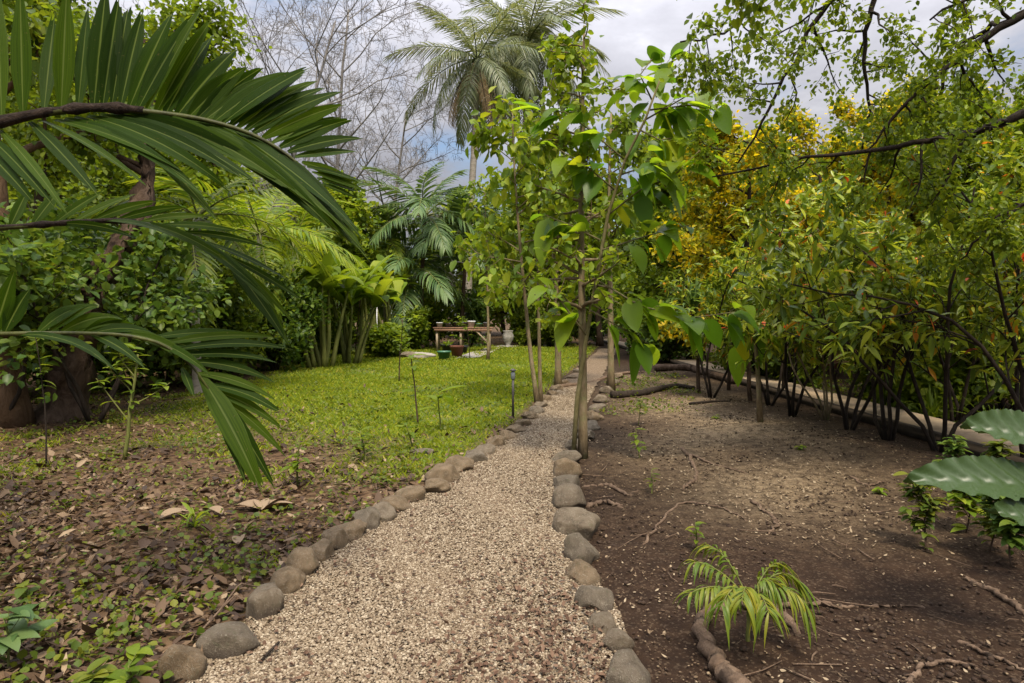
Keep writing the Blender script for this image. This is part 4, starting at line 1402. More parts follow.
tw = ramify(sub, 5, 0.5, 0.15, 0.6, -0.1, 0.2, 0.0022, 5, -0.03)
for a_, b_ in tw:
    tm.tube(a_, b_, 3, 0, False)
# unseen upper crown, above the frame
top = ramify([(p[5:], rad[5:])], 12, 0.9, 0.3, 0.75, 0.5, 0.15, 0.02)
for a_, b_ in top:
    tm.tube(a_, b_, 5, 0, False)
top2 = ramify(top, 6, 0.5, 0.2, 0.6, 0.2, 0.15, 0.006)
tm.build('trunk', M['bark_dark'], root)
twig_leaves(lb, tw, 24, 0.052, 0.045, 0.38, 0.35)
twig_leaves(lb, top2, 26, 0.12, 0.2, 0.4, 0.3)
lb.build('crown', M['fresh'], root)

# --- near palm with fronds hanging into the picture
base = np.array([-3.35, 2.75, 0.0])
root = thing('near_palm', 'dark palm whose broad fronds hang into the upper corner close to the camera', 'palm tree', base)
tm = MB()
p, rad = limb(base - UP * .05, [0.02, 0, 1], 2.1, 0.11, 0.08, 14, 0.02)
tm.tube(p, rad * (1 + 0.06 * (np.arange(15) % 2)), 12)
tm.build('trunk', M['palm_trunk'], root)
ptop = p[-1]


def near_leaflet(mb, a_, d, N, L_, w, dr, ragged=True):
    n, k = 14, 11
    D_ = nrm(d)
    X_ = nrm(np.cross(D_, N))
    N_ = np.cross(X_, D_)
    v = np.linspace(-1, 1, k)[None]
    cut = 1 - (0.05 * (v + 1) * R.choice([-1, 1]) + 0.03) * 0.8 - np.abs(R.normal(0, 0.03, (1, k))) if ragged else 1 - 0.02 * np.abs(v)
    cut[0, k // 2] = 1.03
    s_ = np.linspace(0, 1, n)[:, None] * np.clip(cut, 0.7, 1.05)
    w_ = np.minimum(1, 0.2 + s_ * 2.6) ** 0.8 * np.clip((1.06 - s_) * 1.9, 0.06, 1) ** 0.85
    pleat = 0.05 * (np.arange(k) % 2)[None] + R.uniform(0.1, 0.3) * np.abs(v) ** 1.2
    tw = R.normal(0, 0.25) * s_
    V = a_ + D_ * (L_ * s_ * (1 - 0.2 * dr * s_ ** 2))[..., None] + X_ * (w / 2 * w_ * v)[..., None] + N_ * (w / 2 * (w_ * pleat + tw * v))[..., None]
    V[..., 2] -= dr * L_ * s_ ** 2
    i, j = np.meshgrid(np.arange(n - 1), np.arange(k - 1), indexing='ij')
    mb.add(V, np.stack([i * k + j, i * k + j + 1, (i + 1) * k + j + 1, (i + 1) * k + j], -1).reshape(-1), [4] * ((n - 1) * (k - 1)))


def densify(lst):
    out = []
    for a, b in zip(lst[:-1], lst[1:]):
        out.append(a)
        out.append(tuple((p + q) / 2 + (R.normal(0, 5) if i in (2, 3) else 0) for i, (p, q) in enumerate(zip(a, b))))
    return out + [lst[-1]]


def near_frond(rach, leaflets, Y0, Y1, rr=(0.020, 0.004), brown_to=0.35):
    rp = [ptop] + [at(x, y, Y0 + (Y1 - Y0) * i / (len(rach) - 1)) for i, (x, y) in enumerate(rach)]
    q = polyline(rp, 40)
    for _ in range(3):
        q[1:-1] = (q[:-2] + 2 * q[1:-1] + q[2:]) / 4
    o = MB()
    o.tube(q, np.linspace(rr[0], rr[1], 40), 8, 0)
    k = int(40 * brown_to)
    o.tube(q[:k] + np.array([0, 0, 0.004]), np.linspace(rr[0] * 1.15, rr[0] * 0.9, k) * (1 + 0.25 * R.normal(size=k)), 8, 1)
    fr = o.build('frond', [M['rachis'], M['rachis_brown']], root)
    fr['w0'] = tuple(base)
    lbm = MB()
    for (bx, by, tx, ty, w, dr, dY) in leaflets:
        u = np.clip((bx - rach[0][0]) / (rach[-1][0] - rach[0][0]), 0, 1)
        Yl = Y0 + (Y1 - Y0) * u
        a_ = at(bx, by, Yl)
        e_ = at(tx, ty, Yl + dY)
        L_ = np.linalg.norm(e_ - a_)
        d = e_ - a_
        d[2] += dr * L_
        view = nrm(a_ - np.array([0, 0, CAMH]))
        N = -view * 0.9 + UP * 0.5 + R.normal(0, .25, 3)
        near_leaflet(lbm, a_, d, N, L_ * (1.05 + 0.12 * dr), w / F * Yl * R.uniform(0.68, 0.86), dr)
    lf = lbm.build('frond_leaf', M['frond_streaked'], fr)
    cnt = len(lf.data.vertices) // (14 * 11)
    for nm_, arr in (('across', np.tile(np.tile(np.linspace(-1, 1, 11), 14), cnt)), ('along', np.tile(np.repeat(np.linspace(0, 1, 14), 11), cnt))):
        at_ = lf.data.attributes.new(nm_, 'FLOAT', 'POINT')
        at_.data.foreach_set('value', arr.astype(np.float32))
    return fr


U1 = [(-62, 130, -75, 0, 24, .06, .1), (-40, 126, -48, -10, 24, .06, .1), (-20, 122, -24, -14, 24, .05, .05), (2, 118, -4, -22, 24, .05, .1), (23, 114, 20, -16, 25, .06, .0), (44, 111, 55, 12, 17, .06, .15), (61, 111, 67, -16, 24, .05, .05),
      (78, 108, 88, 6, 20, .07, .2), (94, 105, 106, -12, 27, .06, .05), (112, 104, 128, 8, 22, .06, .1), (130, 106, 172, 12, 25, .08, .05), (146, 113, 208, -4, 26, .08, .0), (165, 115, 214, 32, 26, .09, .1), (188, 118, 248, 64, 26, .12, .1),
      (205, 120, 290, 68, 20, .14, .2), (222, 124, 314, 64, 24, .12, .05), (238, 128, 318, 78, 22, .13, .15), (253, 133, 345, 88, 23, .15, .1), (272, 143, 340, 116, 18, .12, .1), (288, 152, 362, 137, 17, .15, .1),
      (302, 162, 355, 182, 13, .1, .1), (312, 172, 362, 190, 9, .1, .1), (322, 184, 356, 198, 8, .1, .1)]
D1 = [(30, 122, 92, 190, 16, .1, -.1), (55, 120, 172, 168, 17, .18, -.1), (75, 117, 190, 190, 18, .2, -.15), (100, 115, 235, 178, 18, .22, -.1), (120, 113, 262, 172, 22, .2, -.05), (145, 113, 285, 190, 24, .2, -.1), (168, 116, 305, 210, 25, .2, -.05),
      (190, 119, 318, 222, 26, .2, -.1), (212, 123, 332, 228, 26, .18, -.05), (235, 129, 345, 234, 25, .15, -.1), (255, 138, 350, 240, 22, .12, -.05), (275, 148, 346, 226, 20, .1, -.05), (296, 163, 352, 236, 15, .08, 0),
      (0, 130, 60, 205, 14, .1, -.2), (-30, 136, 30, 200, 18, .1, -.1)]
near_frond([(-80, 140), (-20, 128), (40, 113), (100, 107), (150, 112), (200, 118), (250, 132), (290, 155), (325, 190), (350, 236)], U1 + densify(U1)[17::2] + densify(D1), 2.5, 2.9, brown_to=0.52)
U2 = [(10, 227, 28, 190, 13, .05, .1), (32, 226, 62, 188, 14, .06, .1), (52, 225, 105, 190, 14, .1, .1), (72, 223, 140, 192, 13, .12, .1), (92, 221, 160, 200, 12, .15, .1), (115, 221, 185, 206, 11, .15, .1), (140, 222, 210, 216, 10, .15, .1),
      (160, 225, 240, 232, 10, .15, .05), (185, 232, 262, 246, 9, .15, .05), (205, 242, 285, 280, 9, .15, 0), (225, 255, 300, 300, 9, .12, 0), (245, 270, 292, 322, 8, .1, 0)]
D2 = [(60, 224, 130, 236, 10, .15, -.2), (100, 221, 180, 240, 11, .2, -.2), (140, 222, 225, 262, 12, .2, -.15), (170, 228, 250, 285, 13, .2, -.1), (200, 240, 268, 305, 14, .18, -.1), (225, 256, 278, 330, 17, .12, -.1), (246, 272, 284, 336, 15, .1, 0)]
near_frond([(-60, 232), (0, 228), (50, 225), (100, 221), (150, 223), (190, 234), (230, 258), (262, 292)], U2 + D2, 3.0, 3.3, (0.014, 0.003), 0.62)
U3 = [(-6, 334, 14, 272, 24, .05, .0), (-28, 332, -30, 270, 24, .05, .0), (38, 333, 98, 296, 22, .3, .1), (62, 332, 130, 312, 20, .35, .1), (85, 332, 142, 322, 18, .35, .1), (105, 333, 172, 348, 17, .4, .1), (130, 334, 192, 366, 16, .35, .0),
      (150, 338, 252, 334, 12, .15, .2), (175, 350, 290, 348, 13, .2, .15), (190, 362, 268, 380, 14, .25, .1), (205, 385, 275, 412, 15, .3, .05), (215, 395, 272, 446, 13, .25, .05)]
D3 = [(15, 335, 92, 352, 14, .2, -.2), (52, 334, 112, 370, 15, .2, -.2), (90, 334, 140, 365, 14, .2, -.15), (182, 368, 193, 395, 10, .1, -.1), (200, 375, 250, 474, 26, .22, -.1), (210, 388, 262, 470, 20, .2, -.05), (214, 396, 240, 468, 16, .15, -.1),
      (160, 343, 205, 372, 12, .2, -.1)]
near_frond([(-60, 334), (0, 334), (60, 333), (120, 334), (160, 342), (190, 362), (215, 398), (232, 430)], U3 + densify(U3)[3::2] + D3, 2.7, 2.95, (0.013, 0.003), 0.15)
# other fronds of the same palm, outside the picture to the side and above
nf = [frond_mesh(2.6, 24, 0.6, 0.10, a, 0.35, [M['frond_near'], M['rachis']], 7, 0.15, 0.02, 0.3) for a in (0.5, 0.8)]
for az, el in ((1.5, 45), (2.2, 50), (0.9, 65)):
    o = bpy.data.objects.new('frond', nf[int(az * 10) % 2])
    COL.objects.link(o)
    o.parent = root
    o.location = (ptop - base).tolist()
    o.rotation_euler = (math.radians(el), 0, az)

# --- small things on the soil side
# ribbed silver leaves
base = np.array([3.05, 3.35, 0])
root = thing('ribbed_leaf_plant', 'plant with huge silvery ribbed leaves reaching in over the soil', 'plant', base)
tm, lb = MB(), MB()


def ribbed(a_, e_, W, m_=None):
    n, k = 70, 11
    d = e_ - a_
    L_ = np.linalg.norm(d)
    D_ = nrm(d)
    N_ = nrm(UP * 0.8 + np.array([0, -0.75, 0]))
    X_ = nrm(np.cross(D_, N_))
    N_ = np.cross(X_, D_)
    s_ = np.linspace(0, 1, n)[:, None]
    v_ = np.linspace(-1, 1, k)[None]
    w_ = np.sin(np.pi * np.clip(s_, 0, 1) ** 0.85) ** 0.6 * (1 - 0.13 * (((s_ * 7.6) % 1.0)) ** 2)
    w_[-1] = 0.02
    ph = s_ - 0.16 * np.abs(v_)
    ripple = 0.17 * (np.abs(np.sin(ph * 7.6 * math.pi)) ** 0.7 - 0.6) - 0.05 * (np.abs(v_) < 0.05) * np.abs(v_) ** 0.6 * (1 - np.abs(v_) * .2)
    V = a_ + D_ * (L_ * (s_ + 0.08 * np.abs(v_) * (1 - s_)))[..., None] + X_ * (W / 2 * w_ * v_)[..., None] + N_ * (W / 2 * (0.30 * np.abs(v_) ** 1.5 + ripple) - 0.25 * L_ * s_ ** 2 + 0.12 * L_ * s_)[..., None]
    i, j = np.meshgrid(np.arange(n - 1), np.arange(k - 1), indexing='ij')
    Q = np.stack([i * k + j, i * k + j + 1, (i + 1) * k + j + 1, (i + 1) * k + j], -1).reshape(-1)
    b_ = MB()
    b_.add(V, Q, [4] * ((n - 1) * (k - 1)))
    b_.build('leaf', M['silver'], root)


for (ax, ay, ex, ey, Y, W) in ((1065, 492, 916, 470, 3.0, 0.24), (1075, 452, 972, 418, 3.1, 0.25), (1085, 535, 1000, 505, 2.9, 0.22), (1120, 480, 1090, 390, 3.3, 0.24)):
    a_, e_ = at(ax, ay, Y), at(ex, ey, Y - 0.1)
    ribbed(a_, e_, W)
    tm.tube(polyline([base, (base + a_) / 2 + np.array([0.05, 0, .08]), a_], 8), 0.009, 6)
tm.build('leaf_stalks', M['stem_green'], root)


def seedling(name, label, cat, base, H, nl, L, wid, lmn, stem='stem_green', r=0.006, kind='ovate', droop=(0.1, 0.5), group=None, t0=0.35, up=0.25, lean=0.1, branches=0):
    base = np.asarray(base, float)
    root = thing(name, label, cat, base, group)
    tm, lb = MB(), MB()
    p, rad = limb(base - UP * .03, [R.normal(0, lean), R.normal(0, lean), 1], H, r, r * 0.5, 8, 0.05)
    tm.tube(p, rad, 6)
    st = [(p, rad)]
    if branches:
        br = ramify(st, branches, 0.5, 0.3, 0.6, 0.3, 0.1, r * 0.4)
        for a_, b_ in br:
            tm.tube(a_, b_, 4, 0, False)
        st += br
    tm.build('stem', M[stem], root)
    P, D = [], []
    for k in range(nl):
        q = st[R.integers(len(st))] if branches else st[0]
        pt, T, _ = on(*q, R.uniform(t0, 1.0) if k else 0.99)
        a = k * 2.4 + R.uniform(-.3, .3)
        P.append(pt)
        D.append([math.cos(a), math.sin(a), up + R.normal(0, .15)])
    P, D = np.array(P), nrm(np.array(D))
    l = L * R.uniform(0.65, 1.15, nl)
    straps(lb, P, D, UP + R.normal(0, .15, P.shape), l, l * wid, R.uniform(*droop, nl), 6, kind, 0.25, 0)
    lb.build('leaf_crown', M[lmn], root)
    return root


# drooping seedling palm by the curved root
b = gp(748, 640)
root = thing('seedling_palm', 'drooping yellow-green palm seedling by the thick curved root', 'plant', b)
tm, lb = MB(), MB()
p, rad = limb(b - UP * .03, [0.0, 0, 1], 0.20, 0.011, 0.008, 6, 0.03)
tm.tube(p, rad, 7)
fr = []
for k, (tx, ty, Y) in enumerate(((805, 605, 2.75), (785, 565, 3.0), (695, 562, 2.85), (692, 592, 2.7), (722, 605, 2.6), (768, 610, 2.65), (706, 545, 3.05), (798, 580, 2.9), (742, 600, 2.6), (775, 585, 2.8))):
    e = at(tx, ty, Y)
    m_ = (p[-1] + e) / 2
    m_[2] = p[-1][2] + 0.17 + R.uniform(-.02, .05)
    if k in (6,):
        m_[2] += 0.04
    qs = []
    for s_ in np.linspace(0, 1, 12):
        qs.append((1 - s_) ** 2 * p[-1] + 2 * s_ * (1 - s_) * m_ + s_ ** 2 * e)
    qs = np.array(qs)
    tm.tube(qs, np.linspace(0.005, 0.0015, 12), 4)
    T = nrm(np.gradient(qs, axis=0))
    for sd in (-1, 1):
        idx = np.repeat(np.arange(3, 12), 2)
        X_ = nrm(np.cross(T[idx], UP)) * sd
        nn = len(idx)
        straps(lb, qs[idx] + R.normal(0, .003, (nn, 3)), nrm(X_ * 0.6 + T[idx] * 0.8 + R.normal(0, .12, (nn, 3))), UP + R.normal(0, .2, (nn, 3)), R.uniform(0.07, 0.135, nn), 0.013, R.uniform(0.6, 1.1, nn), 6, 'lance', 0.3)
tm.build('stem', M['stem_green'], root)
lb.build('leaf_crown', M['seedling_palm'], root)

G8 = 'seedlings on the bare soil'
seedling('seedling', 'tiny upright seedling behind the drooping palm seedling', 'plant', gp(697, 548), 0.22, 12, 0.09, 0.35, 'seedling_palm', group=G8)
seedling('seedling', 'slim seedling beside the border stones on bare soil', 'plant', gp(652, 492), 0.22, 9, 0.09, 0.4, 'weed', group=G8)
seedling('seedling', 'leafy seedling farther along the bare soil toward the slender tree', 'plant', gp(640, 458), 0.34, 16, 0.12, 0.4, 'fresh', group=G8)
seedling('seedling', 'small seedling near the weed patch beyond the slender tree', 'plant', gp(638, 425), 0.4, 16, 0.14, 0.4, 'weed', group=G8)
seedling('seedling', 'low sprout on the sunlit chips', 'plant', gp(716, 420), 0.08, 12, 0.10, 0.45, 'yg', group=G8)
seedling('seedling', 'low sprout near the walkway kerb', 'plant', gp(800, 452), 0.06, 12, 0.09, 0.45, 'yg', group=G8)
seedling('seedling', 'small sprout between roots and the ribbed leaves', 'plant', gp(880, 490), 0.07, 14, 0.08, 0.45, 'yg', group=G8)
for px, py, H, nl, L, lmn, lab in ((925, 545, 0.36, 150, 0.075, 'weed', 'leafy low plant under the tip of the silvery ribbed leaf'), (965, 528, 0.34, 130, 0.10, 'yg', 'yellowish low plant under the silvery ribbed leaves'),
                                  (1012, 560, 0.36, 170, 0.10, 'dark', 'dark low plant at the picture edge below the ribbed leaves'), (985, 500, 0.4, 130, 0.09, 'weed', 'thin low plant behind the silvery ribbed leaves'),
                                  (945, 505, 0.42, 130, 0.08, 'dark', 'small dark-leaved plant just behind the tip of ribbed leaf'), (990, 545, 0.25, 120, 0.08, 'weed', 'low sprawling plant between the dark plant and the yellowish one')):
    seedling('low_shrublet', lab, 'plant', gp(px, py), H * 1.25, int(nl * 1.4), L * 1.25, 0.45, lmn, 'bark_brown', 0.006, branches=12, t0=0.1, group='low plants under the ribbed leaves')

# left side plants
G9 = 'young plants on the lawn side'
seedling('young_tree', 'forked yellow-stemmed young tree standing in the litter below the fronds', 'tree', gp(124, 456), 1.15, 90, 0.17, 0.36, 'fresh', 'stem_green', 0.022, branches=6, group=G9, t0=0.4)
seedling('young_tree', 'thin dark twig-like young tree close to the leaning trunk', 'tree', gp(46, 462), 1.35, 14, 0.14, 0.35, 'mid', 'bark_dark', 0.009, group=G9, t0=0.5, lean=0.05)
for (px, py, H, nl, L, lab) in ((298, 486, 0.42, 10, 0.16, 'small broad-leaved seedling at the litter edge of the lawn'), (366, 462, 0.34, 9, 0.16, 'seedling with large leaves on the lawn edge, nearer the path'),
                                (413, 448, 0.30, 8, 0.13, 'short seedling on the lawn edge beside the grey flat stone'), (418, 424, 1.0, 9, 0.2, 'tall thin seedling with sparse leaves standing in the lawn'),
                                (441, 430, 0.55, 4, 0.34, 'seedling with two big curled leaves in the lawn'), (399, 380, 1.5, 40, 0.2, 'young leafy tree alone in the middle of the lawn'),
                                (356, 360, 2.2, 20, 0.25, 'thin young tree before the banana plants'), (470, 360, 1.4, 30, 0.2, 'young leafy plant in front of the potting bench')):
    seedling('young_plant', lab, 'plant', gp(px, py), H, int(nl * 1.6) if nl > 4 else 6, L * 1.15, 0.36, 'fresh', 'bark_brown' if H > .9 else 'stem_green', 0.008 + 0.006 * H, group=G9, branches=5 if nl >= 20 else 0)
seedling('tufted_sprout', 'bright spiky sprout among the brown litter', 'plant', gp(195, 527), 0.10, 26, 0.22, 0.10, 'yg', kind='lance', up=0.9, t0=0.1, droop=(0.2, 0.7))
seedling('leafy_weed', 'broad-leaved weed at the lower corner beside the first boulders', 'plant', gp(138, 690), 0.16, 16, 0.13, 0.5, 'fresh', branches=4, up=0.4)
seedling('leafy_weed', 'smaller weed sprawling between corner weeds and boulders', 'plant', gp(85, 695), 0.12, 18, 0.10, 0.5, 'weed', branches=5, up=0.35)
seedling('leafy_weed', 'blue-green broad-leaved weed at the picture edge', 'plant', gp(8, 668), 0.26, 18, 0.17, 0.48, 'blue', branches=4, up=0.35)
seedling('leafy_weed', 'small round-leaved weed by the litter at picture edge', 'plant', gp(30, 600), 0.10, 12, 0.09, 0.55, 'weed', branches=3, up=0.35)

# large pale dried leaves in the litter
for (px, py, L, a, lab) in ((262, 513, 0.30, 0.4, 'large pale dried leaf cluster, biggest in the litter'), (222, 518, 0.26, 2.6, 'curled tan dried leaf beside the spiky sprout'), (160, 522, 0.24, 0.9, 'pale tan dried leaf left of the spiky sprout'),
                            (238, 548, 0.2, 1.9, 'grey-brown dried leaf nearest the boulders')):
    b = gp(px, py)
    lb = MB()
    k = 4 if px == 262 else 1
    aa = a + np.linspace(0, 2.4, k)
    straps(lb, np.repeat(b[None], k, 0) + UP * 0.02, np.stack([np.cos(aa), np.sin(aa), np.full(k, .25)], 1), UP + R.normal(0, .2, (k, 3)), L, L * 0.4, 0.25, 8, 'ovate', 0.5)
    tag(lb.build('dried_leaf', islandmat('pale_dry_leaf', [(0.17, 0.115, 0.065), (0.25, 0.18, 0.11)], 0.7, 0.3)), lab, 'fallen leaf', 'large dried leaves in the litter')
# flat grey stone on lawn edge
o = bpy.data.objects.new('flat_stone', SM[3])
COL.objects.link(o)
p = gp(424, 453)
o.location = (p[0], p[1], p[2] + 0.015)
o.scale = (0.16, 0.1, 0.04)
o.material_slots[0].link = 'OBJECT'
o.material_slots[0].material = M['stone_grey']
tag(o, 'flat grey stone lying at the lawn edge', 'stone')

# --- roots
def root_obj(label, pts, r0, r1, lift=0.4, name='exposed_root', wob=0.01, dip=0.55):
    q = polyline([gp(x, y) for x, y in pts], 8 * len(pts))
    for _ in range(6):
        q[1:-1] = (q[:-2] + 2 * q[1:-1] + q[2:]) / 4
    q[:, :2] += R.normal(0, wob, (len(q), 2))
    rad = np.linspace(r0, r1, len(q)) * (1 + 0.10 * R.normal(size=len(q)))
    q[:, 2] = gz(q[:, 0], q[:, 1]) + rad * (lift - 0.15) + dip * rad * np.sin(np.linspace(0, 2.2 * len(pts), len(q)) + R.uniform(0, 6))
    q[0, 2] -= r0 * 1.5
    q[-1, 2] -= r1 * 2
    mb = MB()
    mb.tube(q, rad, 8)
    tag(mb.build(name, M['root']), label, 'root', 'roots on the bare soil')


root_obj('thick curved root looping around the palm seedling', [(755, 720), (735, 690), (712, 660), (700, 632), (706, 614), (735, 606), (775, 612), (802, 632)], 0.042, 0.018, 0.75, dip=0.15)
root_obj('long root running across the soil behind the palm seedling', [(770, 606), (820, 603), (870, 602), (925, 600)], 0.014, 0.006)
root_obj('root in the near corner bending twice', [(905, 690), (915, 668), (945, 658), (985, 664)], 0.013, 0.006)
root_obj('pale root sloping to the picture edge below the ribbed leaves', [(965, 570), (990, 580), (1030, 606)], 0.016, 0.016)
root_obj('thin pale root at the picture edge in the near corner', [(960, 635), (990, 650), (1030, 668)], 0.010, 0.007)
root_obj('short root beside the boulders, closest to the camera', [(585, 505), (605, 502), (625, 508)], 0.024, 0.01)
root_obj('short root beside the boulders, farther one', [(583, 487), (606, 485), (628, 496), (640, 490)], 0.022, 0.01)
root_obj('zigzag root on soil before the sunlit chips', [(682, 448), (692, 462), (697, 478), (684, 488)], 0.022, 0.012)
root_obj('thin root running from zigzag root toward the croton row', [(690, 455), (712, 464), (745, 472)], 0.016, 0.006)
root_obj('slender root in the dark soil middle', [(752, 500), (772, 512), (778, 522), (768, 530)], 0.013, 0.007)
root_obj('faint root crossing soil toward the boulders', [(640, 545), (680, 500), (720, 505), (746, 516)], 0.010, 0.005)
root_obj('small root near the walkway kerb', [(850, 476), (868, 484), (885, 480)], 0.014, 0.006)
root_obj('dark root crossing the path beyond the slender tree', [(560, 389), (585, 384), (610, 377), (640, 372), (668, 375)], 0.05, 0.035, 0.5)
# fallen logs
mb = MB()
q = polyline([gp(612, 398), gp(640, 396), gp(662, 390), gp(678, 387), gp(694, 389)], 30)
q[:, 2] += 0.05
mb.tube(q, np.linspace(0.075, 0.04, 30) * (1 + .06 * R.normal(size=30)), 9)
tag(mb.build('fallen_branch', M['bark_dark']), 'dark bent fallen branch lying on the soil near the path', 'branch', 'fallen branches on the soil')
mb = MB()
q = polyline([gp(655, 371), gp(690, 371), gp(712, 378), gp(735, 384)], 24)
q[:, 2] += 0.08
mb.tube(q, np.linspace(0.10, 0.08, 24), 9)
tag(mb.build('fallen_branch', M['bark_brown']), 'brown log lying farther back behind the first croton trunk', 'branch', 'fallen branches on the soil')
mb = MB()
q = polyline([gp(690, 405), gp(712, 402), gp(730, 401)], 12)
q[:, 2] += 0.015
mb.tube(q, np.linspace(0.03, 0.015, 12), 7)
tag(mb.build('fallen_branch', M['bark_dark']), 'short thin stick at the foot of the farthest croton', 'branch', 'fallen branches on the soil')
# twigs at corner boulders
mb = MB()
q = polyline([gp(195, 642) + UP * .02, gp(222, 618) + UP * .05, gp(240, 600) + UP * .09, gp(258, 596) + UP * .05], 14)
mb.tube(q, np.linspace(0.006, 0.004, 14), 6)
q = polyline([gp(222, 618) + UP * .05, gp(236, 612) + UP * .09, gp(243, 622) + UP * .11], 8)
mb.tube(q, np.linspace(0.005, 0.003, 8), 6)
tag(mb.build('fallen_twig', M['root']), 'dry forked twig lying over the near boulders', 'twig')
mb = MB()
mb.tube(polyline([gp(606, 683 - 10) + UP * .03, gp(614, 660) + UP * .035], 5) * 0 + polyline([gp(262, 668) + UP * .035, gp(270, 660) + UP * .04, gp(279, 650) + UP * .035], 5), 0.006, 6)
tag(mb.build('fallen_twig', M['bark_dark']), 'short dark stick lying on the gravel near the boulders', 'twig')

# --- potting bench and things round it
bx0, bx1, YB = at(433, 345, 26)[0], at(493, 345, 26)[0], 26.0
zt = at(470, 328, YB)[2]
cx = (bx0 + bx1) / 2
root = thing('potting_bench', 'long weathered wooden potting bench with diagonal braces behind the lawn', 'bench', (cx, YB + .4, 0))
mb = MB()
for k in range(4):
    mb.box((cx, YB + 0.1 + k * 0.22, zt), (bx1 - bx0, 0.20, 0.05))
mb.build('table_top', M['wood'], root, False)
for x in (bx0 + 0.15, cx - .1, bx1 - 0.15):
    for yv in (YB + 0.1, YB + 0.75):
        mb = MB()
        mb.box((x, yv, (zt - .03) / 2), (0.08, 0.08, zt - 0.03))
        mb.build('leg', M['wood_pale'], root, False)
mb = MB()
mb.beam((bx1 - 0.2, YB + .04, 0.35), (bx1 - 0.75, YB + .04, zt - .06), 0.05)
mb.build('brace', M['wood_pale'], root, False)
mb = MB()
mb.box((cx, YB + 0.02, zt - 0.09), (bx1 - bx0 - .1, 0.04, 0.1))
mb.build('rail', M['wood'], root, False)


def pot(name, label, cat, c, r, h, mat, plant=None, group=None):
    root = thing(name, label, cat, c, group)
    c = np.asarray(c, float)
    mb = MB()
    mb.lathe(c, [(r * .7, 0), (r * .95, h * .85), (r * 1.08, h * .86), (r * 1.08, h), (r * .9, h), (r * .85, h * .8)], 14)
    mb.build('pot', M[mat], root)
    if plant:
        n = 26
        lb = MB()
        d = rnd_dir(n)
        d[:, 2] = np.abs(d[:, 2]) + .3
        straps(lb, c + UP * h * .8 + R.normal(0, r * .4, (n, 3)) * [1, 1, .1], d, UP + R.normal(0, .3, (n, 3)), R.uniform(.15, .4, n), .07, R.uniform(0, .4, n), 4, 'ovate', .2)
        lb.build('plant', M[plant], root)


G10 = 'pots on the potting bench'
for fx_, r, h, mat, pl_, lab in ((0.10, 0.14, 0.20, 'white', None, 'white tub at the lawn end of the bench'), (0.24, 0.12, 0.18, 'greypot', 'mid', 'grey pot with a plant next to the white tub on the bench'), (0.38, 0.13, 0.22, 'blackpot', None, 'black empty pot on the bench'),
                                 (0.5, 0.12, 0.22, 'greypot', 'fresh', 'grey pot with bright plant at the bench centre'), (0.63, 0.16, 0.26, 'white', None, 'white bucket on the bench past its centre'),
                                 (0.76, 0.14, 0.16, 'greenplastic', None, 'green plastic basin on the bench'), (0.88, 0.12, 0.2, 'greypot', None, 'grey pot at the path end of the bench')):
    pot('plant_pot', lab, 'pot', (bx0 + (bx1 - bx0) * fx_, YB + 0.35 + R.uniform(-.12, .12), zt + 0.025), r, h, mat, pl_, G10)
p = gp(457, 357)
pot('terracotta_pot', 'red terracotta pot on the ground before the bench', 'pot', p, 0.24, 0.42, 'terracotta')
p = gp(447, 353)
pot('nursery_pot', 'black nursery pot with leafy plant under the bench', 'pot', p, 0.22, 0.35, 'blackpot', 'fresh')
p = gp(463, 353)
pot('nursery_pot', 'empty black nursery pot under the bench by the terracotta pot', 'pot', p, 0.2, 0.3, 'blackpot')
p = gp(444, 361)
pot('green_bucket', 'green plastic bucket on the grass before the bench', 'bucket', p, 0.22, 0.3, 'greenplastic')
for k, (px, py, w, lab) in enumerate(((409, 358, 0.35, 'dark grey rock at the edge of the lawn near the green bucket'), (420, 358, 0.5, 'pale grey flat rock at the edge of the lawn'))):
    o = bpy.data.objects.new('garden_rock', SM[4 + k])
    COL.objects.link(o)
    p = gp(px, py)
    o.location = (p[0], p[1], p[2] + 0.08)
    o.scale = (w, w * .6, 0.2)
    o.material_slots[0].link = 'OBJECT'
    o.material_slots[0].material = M['paving' if k else 'stone_grey']
    tag(o, lab, 'rock')
# pale paved strip curving by the bench
mb = MB()
q0 = [gp(455, 361), gp(480, 356), gp(500, 350), gp(522, 347)]
q1 = [gp(462, 355), gp(478, 351), gp(497, 346.5), gp(515, 345)]
A, B = polyline(q0, 16), polyline(q1, 16)
V = np.stack([A, B], 1)
V[..., 2] = gz(V[..., 0], V[..., 1]) + 0.035
i = np.arange(15)
mb.add(V, np.stack([i * 2, i * 2 + 2, i * 2 + 3, i * 2 + 1], -1).reshape(-1), [4] * 15)
structure(mb, 'paved_path', M['paving'])
# pale ornament
p = gp(508, 348.5)
root = thing('garden_urn', 'weathered pale grey garden urn beside the potting bench', 'urn', p)
mb = MB()
mb.lathe(p - UP * .03, [(0.20, 0), (0.21, 0.07), (0.12, 0.12), (0.11, 0.2), (0.24, 0.42), (0.26, 0.58), (0.2, 0.72), (0.23, 0.78), (0.23, 0.81), (0.17, 0.8), (0.15, 0.7)], 18)
mb.build('urn_body', plainmat('weathered_urn', (0.32, 0.30, 0.27), (0.12, 0.115, 0.09), 7, 0.9, 0.4), root)
# white post
p = gp(376, 352)
root = thing('white_post', 'white square post standing before the banana plants', 'post', p)
mb = MB()
mb.box(p + UP * 0.9, (0.13, 0.13, 1.8), 0.3)
mb.build('shaft', M['white'], root, False)
mb = MB()
mb.box(p + UP * 1.83, (0.17, 0.17, 0.06), 0.3)
mb.build('post_cap', M['white'], root, False)
